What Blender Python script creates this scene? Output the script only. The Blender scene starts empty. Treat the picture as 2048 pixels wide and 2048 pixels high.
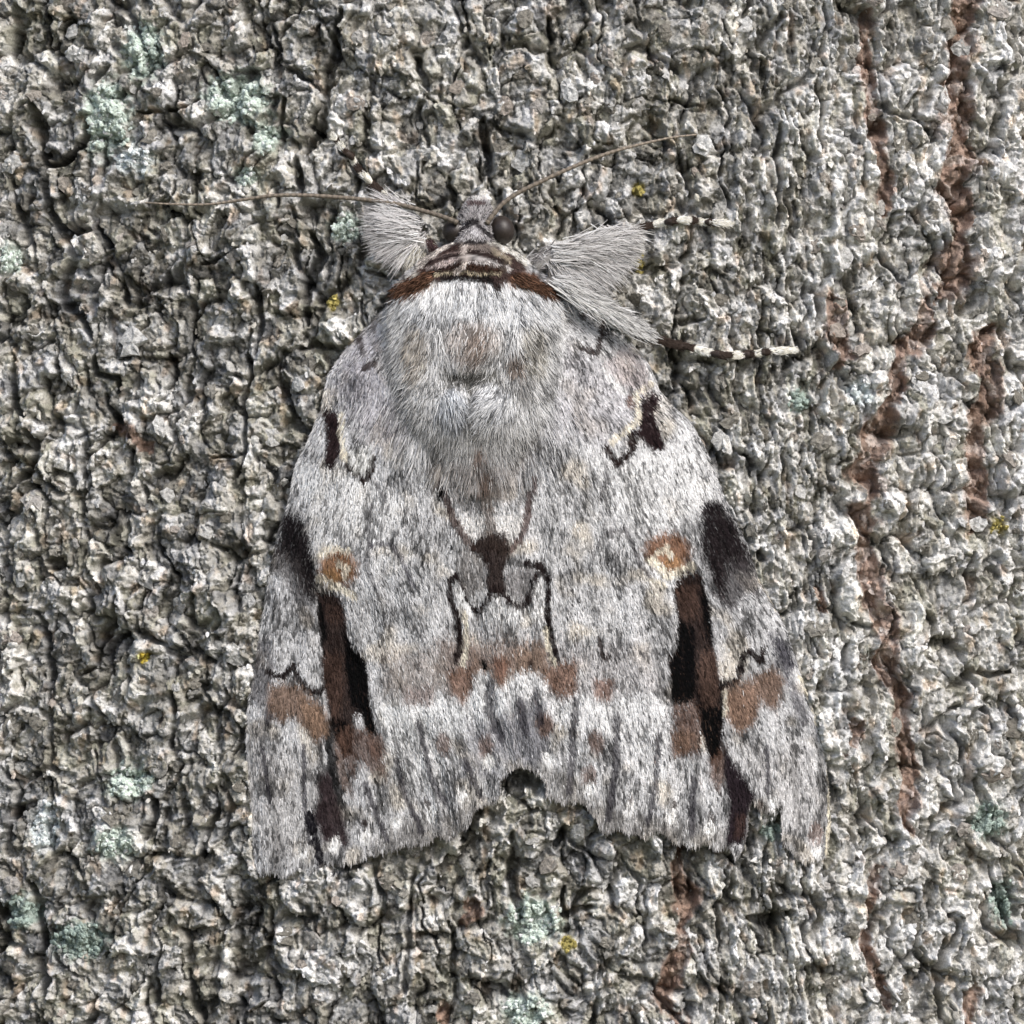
import bpy, math
import numpy as np
from mathutils import Vector

# ------------------------------------------------------------------ camera, sky, sun
R_TRUNK = 0.25          # trunk radius in metres
P = 5e-5                # one photo pixel is 0.05 mm on the bark
Z0 = 1.45               # height of the picture's centre above the ground
DIST = 0.60

scene = bpy.context.scene
cam_d = bpy.data.cameras.new("camera")
cam = bpy.data.objects.new("camera", cam_d)
scene.collection.objects.link(cam)
cam.location = (0, -DIST, Z0)
cam.rotation_euler = (math.pi / 2, 0, 0)
cam_d.sensor_width = 36
cam_d.lens = 36 * DIST / (2048 * P)
cam_d.clip_start = 0.01
cam_d.clip_end = 2000
scene.camera = cam

SUN = Vector((0.46, -0.62, 0.70)).normalized()
world = bpy.data.worlds.new("World")
scene.world = world
world.use_nodes = True
wn = world.node_tree.nodes
sky = wn.new("ShaderNodeTexSky")
sky.sky_type = 'NISHITA'
sky.sun_disc = False
sky.sun_elevation = math.asin(SUN.z)
sky.sun_rotation = math.atan2(SUN.x, SUN.y)
sky.air_density = 0.8
sky.dust_density = 3.0
sky.ozone_density = 0.6
bg = wn["Background"]
bg.inputs[1].default_value = 0.10
world.node_tree.links.new(sky.outputs[0], bg.inputs[0])

sun_d = bpy.data.lights.new("sun", 'SUN')
sun_d.energy = 1.5
sun_d.angle = math.radians(24)
sun_d.color = (1.0, 0.985, 0.96)
sun = bpy.data.objects.new("sun", sun_d)
scene.collection.objects.link(sun)
sun.rotation_euler = (-SUN).to_track_quat('-Z', 'Y').to_euler()
sun.location = (1, -1, 4)

scene.view_settings.view_transform = 'Standard'
scene.view_settings.look = 'None'
scene.view_settings.gamma = 1
scene.view_settings.exposure = 0.88
scene.render.engine = 'CYCLES'
scene.cycles.max_bounces = 5
scene.cycles.diffuse_bounces = 3

rng = np.random.default_rng(7)

# ------------------------------------------------------------------ noise tools (2-D, numpy)
def hsh(ix, iy, seed):
    h = (ix.astype(np.int64) * 374761393 + iy.astype(np.int64) * 668265263 + seed * 974634777) & 0xFFFFFFFF
    h = ((h ^ (h >> 13)) * 1274126177) & 0xFFFFFFFF
    h = ((h ^ (h >> 16)) * 2246822519) & 0xFFFFFFFF
    h = h ^ (h >> 15)
    return h.astype(np.float64) / 4294967296.0

def noise(x, y, seed=0):
    x0 = np.floor(x); y0 = np.floor(y)
    fx = x - x0; fy = y - y0
    ux = fx * fx * fx * (fx * (fx * 6 - 15) + 10); uy = fy * fy * fy * (fy * (fy * 6 - 15) + 10)
    def g(ox, oy):
        a = hsh(x0 + ox, y0 + oy, seed) * 6.2831853
        return np.cos(a) * (fx - ox) + np.sin(a) * (fy - oy)
    n = (g(0, 0) * (1 - ux) + g(1, 0) * ux) * (1 - uy) + (g(0, 1) * (1 - ux) + g(1, 1) * ux) * uy
    return n * 1.4

def fbm(x, y, seed=0, oct=3, gain=0.55):
    s = 0; a = 1.0
    for o in range(oct):
        s = s + a * noise(x * 2 ** o, y * 2 ** o, seed + 31 * o); a *= gain
    return s

def worley(x, y, seed=0):
    x0 = np.floor(x); y0 = np.floor(y)
    f1 = np.full(x.shape, 9.0); f2 = np.full(x.shape, 9.0)
    ci = np.zeros(x.shape); dx = np.zeros(x.shape); dy = np.zeros(x.shape)
    for oy in (-1, 0, 1):
        for ox in (-1, 0, 1):
            cx = x0 + ox; cy = y0 + oy
            px_ = cx + 0.08 + 0.84 * hsh(cx, cy, seed); py_ = cy + 0.08 + 0.84 * hsh(cx, cy, seed + 1)
            ax = x - px_; ay = y - py_
            d = np.hypot(ax, ay)
            near = d < f1
            f2 = np.where(near, f1, np.minimum(f2, d))
            ci = np.where(near, hsh(cx, cy, seed + 2), ci)
            dx = np.where(near, ax, dx); dy = np.where(near, ay, dy)
            f1 = np.where(near, d, f1)
    return f1, f2, ci, dx, dy

def frac(v):
    return v - np.floor(v)

def sstep(a, b, x):
    t = np.clip((x - a) / (b - a), 0, 1)
    return t * t * (3 - 2 * t)

def dist_line(x, y, pts, closed=False):
    """distance to a polyline and position along it (0..1)"""
    p = np.asarray(pts, float)
    if closed:
        p = np.vstack([p, p[:1]])
    best = np.full(x.shape, 1e9); tt = np.zeros(x.shape)
    seg = np.hypot(*(p[1:] - p[:-1]).T); tot = seg.sum(); acc = 0
    for i in range(len(p) - 1):
        ax, ay = p[i]; bx, by = p[i + 1]
        ex, ey = bx - ax, by - ay
        l2 = ex * ex + ey * ey + 1e-9
        t = np.clip(((x - ax) * ex + (y - ay) * ey) / l2, 0, 1)
        d = np.hypot(x - ax - t * ex, y - ay - t * ey)
        m = d < best
        best = np.where(m, d, best); tt = np.where(m, (acc + t * seg[i]) / tot, tt)
        acc += seg[i]
    return best, tt

def inside(x, y, pts):
    p = np.asarray(pts, float); q = np.roll(p, -1, 0)
    c = np.zeros(x.shape, bool)
    for (ax, ay), (bx, by) in zip(p, q):
        if ay == by:
            continue
        c ^= ((ay > y) != (by > y)) & (x < (bx - ax) * (y - ay) / (by - ay) + ax)
    return c

def sdist(x, y, pts):
    """signed distance, positive inside the polygon"""
    d, _ = dist_line(x, y, pts, True)
    return np.where(inside(x, y, pts), d, -d)

def nearest_on(x, y, pts):
    p = np.asarray(pts, float); p = np.vstack([p, p[:1]])
    best = np.full(x.shape, 1e9); nx = x.copy(); ny = y.copy()
    for i in range(len(p) - 1):
        ax, ay = p[i]; ex, ey = p[i + 1] - p[i]
        t = np.clip(((x - ax) * ex + (y - ay) * ey) / (ex * ex + ey * ey + 1e-9), 0, 1)
        qx = ax + t * ex; qy = ay + t * ey
        d = np.hypot(x - qx, y - qy); m = d < best
        best = np.where(m, d, best); nx = np.where(m, qx, nx); ny = np.where(m, qy, ny)
    return nx, ny

def world_pos(px, py, h):
    """bark coordinates (photo pixels along the trunk's skin, height off it) to metres"""
    th = (px - 1024) * P / R_TRUNK
    r = R_TRUNK + h * P
    return np.stack([r * np.sin(th), R_TRUNK - r * np.cos(th), Z0 + (1024 - py) * P], -1)

# ------------------------------------------------------------------ mesh / object tools
COL = scene.collection

def mesh_from(name, verts, quads=None, tris=None, colors=None, smooth=True):
    me = bpy.data.meshes.new(name)
    verts = np.asarray(verts, np.float32).reshape(-1, 3)
    me.vertices.add(len(verts)); me.vertices.foreach_set("co", verts.ravel())
    idx, sizes = [], []
    if quads is not None and len(quads):
        q = np.asarray(quads, np.int32); idx.append(q.ravel()); sizes.append(np.full(len(q), 4, np.int32))
    if tris is not None and len(tris):
        t = np.asarray(tris, np.int32); idx.append(t.ravel()); sizes.append(np.full(len(t), 3, np.int32))
    idx = np.concatenate(idx); sizes = np.concatenate(sizes)
    me.loops.add(len(idx)); me.loops.foreach_set("vertex_index", idx)
    me.polygons.add(len(sizes))
    st = np.zeros(len(sizes), np.int32); st[1:] = np.cumsum(sizes)[:-1]
    me.polygons.foreach_set("loop_start", st)
    me.polygons.foreach_set("use_smooth", np.full(len(sizes), smooth))
    me.update(calc_edges=True)
    if colors is not None:
        c = np.ones((len(verts), 4), np.float32); c[:, :3] = np.clip(colors, 0.0015, 0.95)
        a = me.color_attributes.new("pigment", 'FLOAT_COLOR', 'POINT')
        a.data.foreach_set("color", c.ravel())
    return me

def obj(name, me, mat, parent=None, label=None, cat=None, group=None, kind=None):
    o = bpy.data.objects.new(name, me)
    COL.objects.link(o)
    if mat is not None and me is not None and not me.materials:
        me.materials.append(mat)
    if parent is not None:
        o.parent = parent
        o.matrix_parent_inverse = parent.matrix_world.inverted() if parent.type == 'EMPTY' else parent.matrix_world.inverted()
    for k, v in (("label", label), ("category", cat), ("group", group), ("kind", kind)):
        if v:
            o[k] = v
    return o

def empty(name, loc, label, cat, group=None):
    o = bpy.data.objects.new(name, None)
    COL.objects.link(o)
    o.empty_display_size = 0.01
    o.location = loc
    o["label"] = label; o["category"] = cat
    if group:
        o["group"] = group
    bpy.context.view_layer.update()
    return o

def pigment_mat(name, rough=0.85, spec=0.25, grain=0.35, grain_px=3.0, bump=0.4, bump_px=4.0, sheen=0.0):
    m = bpy.data.materials.new(name); m.use_nodes = True
    nt = m.node_tree; b = nt.nodes["Principled BSDF"]
    b.inputs["Roughness"].default_value = rough
    b.inputs["Specular IOR Level"].default_value = spec
    if sheen:
        b.inputs["Sheen Weight"].default_value = sheen
    at = nt.nodes.new("ShaderNodeAttribute"); at.attribute_name = "pigment"
    tc = nt.nodes.new("ShaderNodeTexCoord")
    n1 = nt.nodes.new("ShaderNodeTexNoise"); n1.inputs["Scale"].default_value = 1 / (grain_px * P)
    n1.inputs["Detail"].default_value = 3
    nt.links.new(tc.outputs["Object"], n1.inputs["Vector"])
    mr = nt.nodes.new("ShaderNodeMapRange")
    mr.inputs[1].default_value = 0.3; mr.inputs[2].default_value = 0.7
    mr.inputs[3].default_value = 1 - grain; mr.inputs[4].default_value = 1 + grain
    nt.links.new(n1.outputs["Fac"], mr.inputs[0])
    mx = nt.nodes.new("ShaderNodeVectorMath"); mx.operation = 'SCALE'
    nt.links.new(at.outputs["Color"], mx.inputs[0]); nt.links.new(mr.outputs[0], mx.inputs["Scale"])
    nt.links.new(mx.outputs[0], b.inputs["Base Color"])
    if bump:
        n2 = nt.nodes.new("ShaderNodeTexNoise"); n2.inputs["Scale"].default_value = 1 / (bump_px * P)
        n2.inputs["Detail"].default_value = 4
        nt.links.new(tc.outputs["Object"], n2.inputs["Vector"])
        bp = nt.nodes.new("ShaderNodeBump"); bp.inputs["Strength"].default_value = bump
        bp.inputs["Distance"].default_value = bump_px * P
        nt.links.new(n2.outputs["Fac"], bp.inputs["Height"]); nt.links.new(bp.outputs[0], b.inputs["Normal"])
    return m

M_BARK = pigment_mat("bark", 0.9, 0.2, grain=0.25, grain_px=5, bump=0.7, bump_px=5)
M_WING = pigment_mat("wing_membrane", 0.9, 0.04, grain=0.25, grain_px=3, bump=0.35, bump_px=4)
M_SCALE = pigment_mat("wing_scale", 0.9, 0.05, grain=0.0, bump=0)
M_FUR = pigment_mat("fur", 0.85, 0.06, grain=0.0, bump=0)
M_LICHEN = pigment_mat("lichen", 0.95, 0.1, grain=0.25, grain_px=4, bump=0.6, bump_px=4)
M_ANT = pigment_mat("antenna", 0.6, 0.3, grain=0.3, grain_px=3, bump=0.3, bump_px=3)

# ------------------------------------------------------------------ where things are (photo pixels)
def c1(*a): return [(640 + x / 2.415, 240 + y / 2.415) for x, y in a]
def c2(*a): return [(440 + x / 2.927, 900 + y / 2.927) for x, y in a]
def c3(*a): return [(1040 + x / 2.927, 900 + y / 2.927) for x, y in a]
def c4(*a): return [(440 + x / 2.927, 1300 + y / 2.927) for x, y in a]
def c5(*a): return [(1040 + x / 2.927, 1300 + y / 2.927) for x, y in a]
def c6(*a): return [(800 + x / 6.0375, 380 + y / 6.0375) for x, y in a]

MID = np.array([(950, 560), (948, 700), (945, 830), (959, 886), (968, 944), (980, 1000), (988, 1060), (990, 1130),
                (993, 1190), (1000, 1300), (1020, 1450), (1041, 1531), (1045, 1750)], float)
LEFT_EDGE = np.array([(840, 560), (793, 592), (748, 638), (694, 695), (656, 749), (646, 790), (642, 820), (616, 880), (590, 934), (577, 1002),
                      (556, 1064), (539, 1139), (529, 1207), (519, 1259), (508, 1344), (495, 1412), (491, 1481),
                      (497, 1560), (504, 1642), (509, 1735)], float)
RIGHT_EDGE = np.array([(1060, 560), (1118, 588), (1162, 613), (1253, 675), (1298, 729), (1319, 782), (1352, 818), (1383, 846),
                       (1412, 900), (1450, 996), (1491, 1081), (1518, 1160), (1552, 1218), (1573, 1262), (1593, 1324),
                       (1607, 1365), (1634, 1437), (1651, 1512), (1660, 1607), (1661, 1650), (1655, 1707)], float)
def x_mid(y): return np.interp(y, MID[:, 1], MID[:, 0])
def x_left(y): return np.interp(y, LEFT_EDGE[:, 1], LEFT_EDGE[:, 0])
def x_right(y): return np.interp(y, RIGHT_EDGE[:, 1], RIGHT_EDGE[:, 0])

WING_L = [tuple(p) for p in LEFT_EDGE] + [(522, 1748), (545, 1744), (560, 1752), (580, 1747), (600, 1738), (622, 1744), (646, 1733),
          (668, 1722), (690, 1728), (716, 1718), (738, 1712), (760, 1698), (785, 1702), (809, 1686), (828, 1692), (850, 1684), (877, 1670),
          (900, 1672), (925, 1660), (942, 1640), (946, 1626), (954, 1610), (972, 1610), (989, 1602), (1001, 1582), (1000, 1560), (1014, 1542),
          (1034, 1530), (1024, 1450), (1004, 1300), (997, 1190), (994, 1130), (992, 1060), (984, 1000), (972, 944),
          (963, 886), (950, 830), (952, 700), (954, 560)]
WING_R = [(950, 560), (948, 700), (945, 830), (959, 886), (968, 944), (980, 1000), (988, 1060), (990, 1130),
          (993, 1190), (1000, 1300), (1020, 1450), (1036, 1530), (1060, 1534), (1078, 1546), (1093, 1568), (1092, 1590), (1108, 1600),
          (1140, 1600), (1170, 1606), (1184, 1628), (1204, 1660), (1222, 1662), (1238, 1654), (1260, 1668), (1282, 1672), (1305, 1662), (1330, 1664),
          (1350, 1684), (1380, 1690), (1409, 1686), (1430, 1696), (1452, 1694), (1470, 1715), (1484, 1696), (1493, 1659),
          (1494, 1618), (1501, 1604), (1520, 1620), (1546, 1624), (1560, 1607), (1563, 1683), (1587, 1710), (1606, 1722),
          (1628, 1724)] + [tuple(p) for p in RIGHT_EDGE[::-1]]

def scallop(poly, ymin, period=50.0, amp=7.0):
    """cut the outer margin into shallow lobes"""
    out = []; s_ = 0.0
    p = np.asarray(poly, float); n = len(p)
    for k in range(n):
        a, b = p[k], p[(k + 1) % n]
        L = np.hypot(*(b - a))
        if min(a[1], b[1]) < ymin or L > 90 or abs(b[1] - a[1]) > 1.6 * abs(b[0] - a[0]):
            out.append(tuple(a)); continue
        m = max(1, int(L / 5))
        nrm = np.array([0.0, 1.0])
        for t in np.arange(m) / m:
            q = a + (b - a) * t
            out.append(tuple(q + nrm * (amp * abs(math.sin(math.pi * (s_ + L * t) / period)) - amp * 0.6)))
        s_ += L
    return out
WING_L = scallop(WING_L, 1592)
WING_R = scallop(WING_R, 1592)

def wing_c(px, py, side):
    if side == 'L':
        t = (px - x_left(py)) / (x_mid(py) - x_left(py))
        p = 1 + np.clip((py - 1130) / 170, 0, 3.0)
        tc = np.clip(t, 0.0, 1.2)
        return 0.5 * t + 0.5 * tc ** p
    return (px - x_mid(py)) / (x_right(py) - x_mid(py))

def wing_flow(px, py, side):
    e = 2.0
    gx = wing_c(px + e, py, side) - wing_c(px - e, py, side)
    gy = wing_c(px, py + e, side) - wing_c(px, py - e, side)
    fx, fy = -gy, gx
    s = np.where(fy < 0, -1, 1) / (np.hypot(fx, fy) + 1e-9)
    fx, fy = fx * s, np.maximum(fy * s, 0.3)
    n = np.hypot(fx, fy)
    return fx / n, fy / n

STRIPE_L = c2((575, 820), (700, 840), (740, 940), (775, 1150), (860, 1230), (880, 1450), (925, 1650), (880, 1690), (850, 1560), (790, 1560),
              (785, 1780), (730, 1800), (660, 1620), (620, 1400), (600, 1150), (580, 950))
STRIPE_R = c3((930, 730), (1055, 715), (1095, 900), (1125, 1150), (1170, 1400), (1180, 1600), (1170, 1800), (1110, 1830), (1050, 1640), (1020, 1490),
              (960, 1480), (890, 1500), (875, 1350), (850, 1230), (905, 1150), (920, 1000), (885, 830))

def wing_height(px, py, side):
    poly = WING_L if side == 'L' else WING_R
    xm = x_mid(py); xe = x_left(py) if side == 'L' else x_right(py)
    t = np.clip(np.abs(px - xm) / np.abs(xe - xm + 1e-6), 0, 1)
    top = np.interp(py, [560, 620, 700, 850, 1000, 1250, 1500, 1750], [60, 84, 94, 92, 84, 66, 48, 36])
    h = 24 + (top - 24) * (1 - t ** 1.7)
    de = np.abs(px - xe)
    h = h * (0.45 + 0.55 * (1 - np.exp(-de / 26.0)))
    c = wing_c(px, py, side)
    amp = np.interp(py, [850, 1200, 1650], [0.5, 1.6, 3.0])
    cw = c * 6.5 + 0.9 * noise(c * 4.0, py * 0 + 3.3, 15) + 0.35 * noise(px / 90, py / 160, 5)
    h = h + amp * (1 + 0.6 * noise(c * 6.0, py / 300, 16)) * np.cos(2 * np.pi * cw)
    h = h + 4.0 * noise(px / 110, py / 170, 3)
    s = sdist(px, py, STRIPE_L if side == 'L' else STRIPE_R)
    h = h - 8 * sstep(-14, 22, s)
    if side == 'L':
        h = h + 2.2 * np.exp(-(np.abs(px - xm) / 26.0) ** 2)
    # the fold down to the outer panel near the tip
    return np.maximum(h, 11)

# ------------------------------------------------------------------ pigment pattern of the moth
BLACK = (0.003, 0.003, 0.0035); DBROWN = (0.022, 0.013, 0.011); BROWN = (0.115, 0.064, 0.043); TAN = (0.25, 0.165, 0.115)
CREAM = (0.72, 0.66, 0.54); WHITE = (0.80, 0.80, 0.80); GREY = (0.40, 0.395, 0.40); DGREY = (0.12, 0.115, 0.12); RUST = (0.165, 0.098, 0.070)

# (kind, points, colour, half width or edge softness, opacity)
FEATURES = []
def area(pts, colr, soft=6, op=1.0): FEATURES.append(("a", pts, colr, soft, op))
def line(pts, colr, w=4.0, op=1.0): FEATURES.append(("l", pts, colr, w, op))
def spot(c, colr, rx, ry=None, op=1.0): FEATURES.append(("s", c, colr, (rx, ry or rx), op))

# broad tints of the wings
area([(700, 640), (830, 700), (840, 860), (760, 900), (700, 820), (660, 780)], (0.33, 0.31, 0.35), 50, 0.55)
area([(1120, 690), (1230, 740), (1290, 800), (1200, 900), (1090, 850)], (0.52, 0.50, 0.53), 50, 0.5)
area([(860, 850), (1060, 850), (1030, 1000), (985, 1010), (920, 1000), (870, 930)], (0.27, 0.245, 0.23), 40, 0.8)
area([(590, 930), (700, 940), (820, 1000), (800, 1080), (640, 1080)], WHITE, 40, 0.55)
area([(1180, 910), (1400, 900), (1430, 1020), (1300, 1060), (1200, 1000)], WHITE, 40, 0.65)
area([(880, 1280), (1100, 1280), (1110, 1330), (1000, 1345), (880, 1350)], (0.26, 0.205, 0.18), 25, 0.85)
area([(770, 1300), (900, 1300), (900, 1380), (770, 1390)], (0.30, 0.26, 0.235), 30, 0.7)
area([(1090, 1300), (1300, 1280), (1330, 1390), (1110, 1390)], (0.42, 0.40, 0.40), 30, 0.6)
# brown grey strips along the costa; the first also has shadow painted in
area(c2((180, 1120), (300, 1080), (330, 1300), (290, 1480), (230, 1540), (170, 1440)), (0.085, 0.08, 0.085), 12, 0.75)
area(c3((1450, 1060), (1560, 1120), (1620, 1260), (1560, 1330), (1500, 1270)), (0.035, 0.033, 0.045), 16, 0.9)
area(c5((1540, 160), (1600, 170), (1700, 420), (1640, 430)), (0.13, 0.125, 0.14), 12, 0.7)
area(c4((150, 420), (280, 400), (310, 700), (190, 720)), (0.20, 0.195, 0.20), 16, 0.6)

# white band beyond the zigzag and the streaky outer field
area(c2((920, 1480), (1060, 1490), (1250, 1490), (1290, 1410), (1430, 1510), (1500, 1300), (1560, 1290), (1640, 1390), (1730, 1300), (1880, 1280),
        (1880, 1460), (1640, 1560), (1430, 1680), (1200, 1720), (1000, 1700)), (0.74, 0.75, 0.76), 14, 0.95)
area(c3((-10, 1280), (80, 1290), (150, 1370), (210, 1450), (250, 1460), (320, 1410), (430, 1460), (520, 1480), (700, 1420), (840, 1440), (860, 1900),
        (700, 1950), (560, 1700), (330, 1640), (150, 1560), (0, 1480)), (0.76, 0.76, 0.77), 14, 0.95)
area(c4((980, 330), (1240, 330), (1290, 620), (1250, 820), (1100, 780), (1000, 560)), (0.66, 0.66, 0.66), 40, 0.7)
area(c4((1450, 420), (1900, 300), (1910, 640), (1650, 660), (1560, 760), (1440, 700)), (0.22, 0.22, 0.24), 40, 0.7)
area(c4((1060, 950), (1300, 980), (1640, 840), (1620, 1000), (1200, 1150), (860, 1180)), (0.20, 0.19, 0.18), 18, 0.7)
area(c5((100, 640), (260, 700), (560, 940), (980, 1000), (1200, 1040), (1200, 1160), (500, 1070), (150, 900)), (0.22, 0.21, 0.20), 18, 0.65)
area(c5((-40, 260), (130, 330), (160, 560), (60, 700), (-60, 560)), (0.23, 0.23, 0.25), 30, 0.7)
area(c4((160, 560), (560, 620), (640, 900), (520, 1200), (300, 1240), (200, 1000)), (0.42, 0.405, 0.395), 40, 0.5)
area(c5((1260, 560), (1720, 560), (1790, 1000), (1560, 1100), (1400, 800)), (0.47, 0.455, 0.45), 40, 0.5)
for q in (c4((1310, 540)), c4((1560, 560)), c4((1890, 430)), c5((440, 530)), c5((150, 430)), c5((400, 740)), c4((930, 560)), c5((1730, 1080))):
    spot(q[0], (0.17, 0.115, 0.095), 16, 26, 0.75)
# dark streaks between the veins
for q, w in ((c4((1040, 640), (1090, 850), (1190, 1060)), 4), (c4((860, 780), (920, 950), (985, 1110)), 4), (c4((1170, 420), (1240, 750), (1330, 900)), 4),
             (c4((1440, 640), (1510, 800), (1540, 860)), 4), (c5((320, 300), (300, 560), (285, 830)), 5), (c5((560, 380), (555, 700), (510, 980)), 5),
             (c5((800, 480), (790, 760), (745, 1000)), 4), (c5((1010, 760), (1000, 900), (1000, 1060)), 5), (c4((300, 300), (285, 420)), 5),
             (c4((1590, 180), (1580, 330), (1640, 500)), 7), (c4((1750, 300), (1790, 480)), 6), (c5((90, 240), (120, 420)), 5),
             (c5((1440, 560), (1445, 840)), 3), (c4((500, 560), (500, 900), (530, 1120)), 3), (c4((250, 560), (300, 900)), 3)):
    line(q, (0.040, 0.037, 0.046), w, 0.8)

# zigzag subterminal brown teeth
area(c2((1330, 1290), (1500, 1245), (1485, 1380), (1430, 1490), (1350, 1410)), RUST, 9, 0.92)
area(c2((1440, 1120), (1560, 1230), (1720, 1180), (1900, 1160), (1900, 1260), (1730, 1300), (1640, 1390), (1570, 1290), (1480, 1300)), (0.20, 0.140, 0.11), 14, 0.75)
area(c2((1600, 1200), (1700, 1230), (1650, 1390), (1610, 1320)), (0.16, 0.085, 0.06), 6, 0.8)
area(c2((1090, 1400), (1260, 1370), (1250, 1490), (1080, 1480)), (0.24, 0.185, 0.17), 8, 0.7)
area(c3((100, 1270), (330, 1220), (330, 1400), (250, 1450), (190, 1420)), RUST, 9, 0.92)
area(c3((420, 1330), (540, 1340), (520, 1470), (430, 1450)), (0.24, 0.15, 0.12), 7, 0.8)
area(c3((-20, 1150), (120, 1120), (180, 1260), (110, 1330), (60, 1290), (-20, 1290)), (0.21, 0.150, 0.115), 14, 0.75)
spot(c2((1545, 1245))[0], BLACK, 7, 10); spot(c3((60, 1255))[0], DBROWN, 7, 12, 0.8)
spot(c2((965, 1220))[0], DBROWN, 7, 12, 0.7); spot(c2((1160, 1250))[0], DBROWN, 9, 9, 0.6)

# central shield between the wings
area(c2((1370, 400), (1560, 380), (1570, 530), (1450, 540)), (0.70, 0.68, 0.66), 8, 0.9)
area(c2((1600, 390), (1800, 380), (1760, 480), (1690, 530), (1620, 500)), (0.72, 0.70, 0.68), 8, 0.9)
line(c2((1290, 190), (1330, 290), (1370, 390), (1420, 480), (1490, 570)), (0.07, 0.045, 0.04), 5.0, 0.9)
line(c2((1835, 160), (1812, 260), (1790, 420), (1760, 510), (1700, 590)), (0.09, 0.055, 0.05), 5.0, 0.85)
area(c2((1295, 170), (1330, 260), (1275, 290)), BLACK, 4)
area(c2((1830, 150), (1850, 210), (1815, 300)), BLACK, 4)
area(c2((1430, 560), (1520, 560), (1560, 690), (1560, 820), (1440, 870), (1390, 760)), (0.22, 0.205, 0.195), 12, 0.7)
area(c2((1700, 690), (1840, 690), (1820, 820), (1770, 880), (1700, 850), (1660, 760)), (0.17, 0.16, 0.16), 12, 0.8)
area(c2((1510, 500), (1600, 470), (1690, 500), (1700, 600), (1660, 700), (1690, 800), (1640, 850), (1575, 850), (1555, 780), (1570, 700), (1530, 630), (1460, 580)), DBROWN, 6, 0.97)
line(c2((1600, 820), (1560, 900), (1512, 945), (1445, 895), (1410, 800), (1390, 735), (1352, 750), (1350, 850), (1385, 950), (1405, 1050), (1408, 1150), (1385, 1225)), (0.016, 0.011, 0.011), 4.6)
line(c2((1640, 820), (1700, 890), (1770, 915), (1830, 820), (1850, 720), (1880, 670)), (0.018, 0.012, 0.012), 4.6)
line(c3((40, 665), (120, 680), (155, 760), (155, 900), (165, 1050), (190, 1150), (212, 1225)), (0.014, 0.010, 0.010), 5.2)
area(c2((1610, 860), (1680, 900), (1790, 990), (1700, 1010), (1560, 1000), (1540, 950)), WHITE, 9, 0.95)
line(c2((1390, 790), (1420, 880), (1480, 960)), WHITE, 5, 0.9)
line(c2((1435, 960), (1445, 1060), (1440, 1180), (1425, 1250)), CREAM, 4, 0.85)
area(c2((1870, 770), (1900, 780), (1880, 960), (1820, 980)), WHITE, 6, 0.95)
area(c3((85, 780), (125, 760), (140, 900), (120, 1010), (60, 980)), WHITE, 6, 0.95)
line(c3((140, 1040), (160, 1150), (195, 1240)), CREAM, 3.5, 0.8)
line(c2((1600, 160), (1560, 300), (1585, 470)), (0.16, 0.13, 0.11), 7, 0.7)
line(c3((455, 1100), (465, 1160), (485, 1215), (515, 1200)), DBROWN, 3.2, 0.9)
line(c3((690, 1170), (710, 1200), (730, 1170)), DGREY, 3, 0.8)

# left forewing marks
area(c1((-20, 1400), (60, 1400), (105, 1430), (112, 1600), (75, 1690), (25, 1690), (35, 1560), (30, 1450)), (0.022, 0.014, 0.015), 5)
line(c2((735, 20), (770, 100), (820, 145), (862, 180), (898, 120), (906, 60)), (0.020, 0.013, 0.012), 5.0)
line(c1((195, 1060), (220, 1130)), DBROWN, 4, 0.8); line(c1((220, 1200), (275, 1170)), DBROWN, 5, 0.9)
line(c1((330, 850), (270, 960), (265, 1020)), DBROWN, 4, 0.7)
line(c1((115, 1430), (110, 1520), (130, 1640)), CREAM, 4.0, 0.85)
area(c1((150, 1600), (260, 1580), (250, 1690), (200, 1720), (150, 1660)), (0.66, 0.66, 0.63), 8, 0.7)
line(c2((925, 190), (950, 240), (985, 310)), DGREY, 3, 0.7)
line(c2((890, 330), (880, 480), (890, 560)), DGREY, 3.5, 0.7)
line(c2((890, 560), (930, 545), (1020, 560), (1070, 620), (1110, 720), (1150, 800)), (0.10, 0.095, 0.11), 3.2, 0.75)
line(c2((880, 560), (870, 700), (940, 850)), DGREY, 3.2, 0.6)
area(c2((370, 360), (500, 400), (545, 560), (575, 720), (590, 860), (560, 900), (500, 850), (440, 720), (370, 620), (310, 620)), (0.010, 0.008, 0.009), 16)
area(c2((330, 560), (450, 640), (520, 860), (560, 1000), (480, 980), (380, 760), (300, 700)), (0.045, 0.040, 0.040), 24, 0.85)
spot(c2((705, 690))[0], (0.20, 0.105, 0.055), 42, 40, 0.95)
spot(c2((660, 745))[0], (0.27, 0.155, 0.075), 22, 18, 0.9)
line(c2((600, 610), (660, 575), (760, 590)), CREAM, 4.5, 0.75)
line(c2((700, 660), (760, 690), (740, 740)), CREAM, 5, 0.75)
line(c2((590, 750), (650, 775), (720, 815), (790, 850)), CREAM, 5.5, 0.85)
area(STRIPE_L, DBROWN, 4, 0.98)
area(c2((575, 860), (620, 900), (640, 1100), (600, 1130)), BLACK, 5)
area(c2((735, 1020), (775, 1130), (870, 1250), (885, 1450), (925, 1650), (880, 1680), (840, 1560), (780, 1500), (745, 1300)), BLACK, 4)
area(c2((650, 1585), (740, 1560), (775, 1770), (735, 1790)), BLACK, 6)
area(c2((612, 1200), (720, 1180), (735, 1400), (700, 1590), (650, 1540)), (0.070, 0.042, 0.033), 12, 0.7)
area(c2((620, 890), (730, 890), (745, 1000), (650, 1030)), (0.055, 0.033, 0.026), 12, 0.75)
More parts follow.
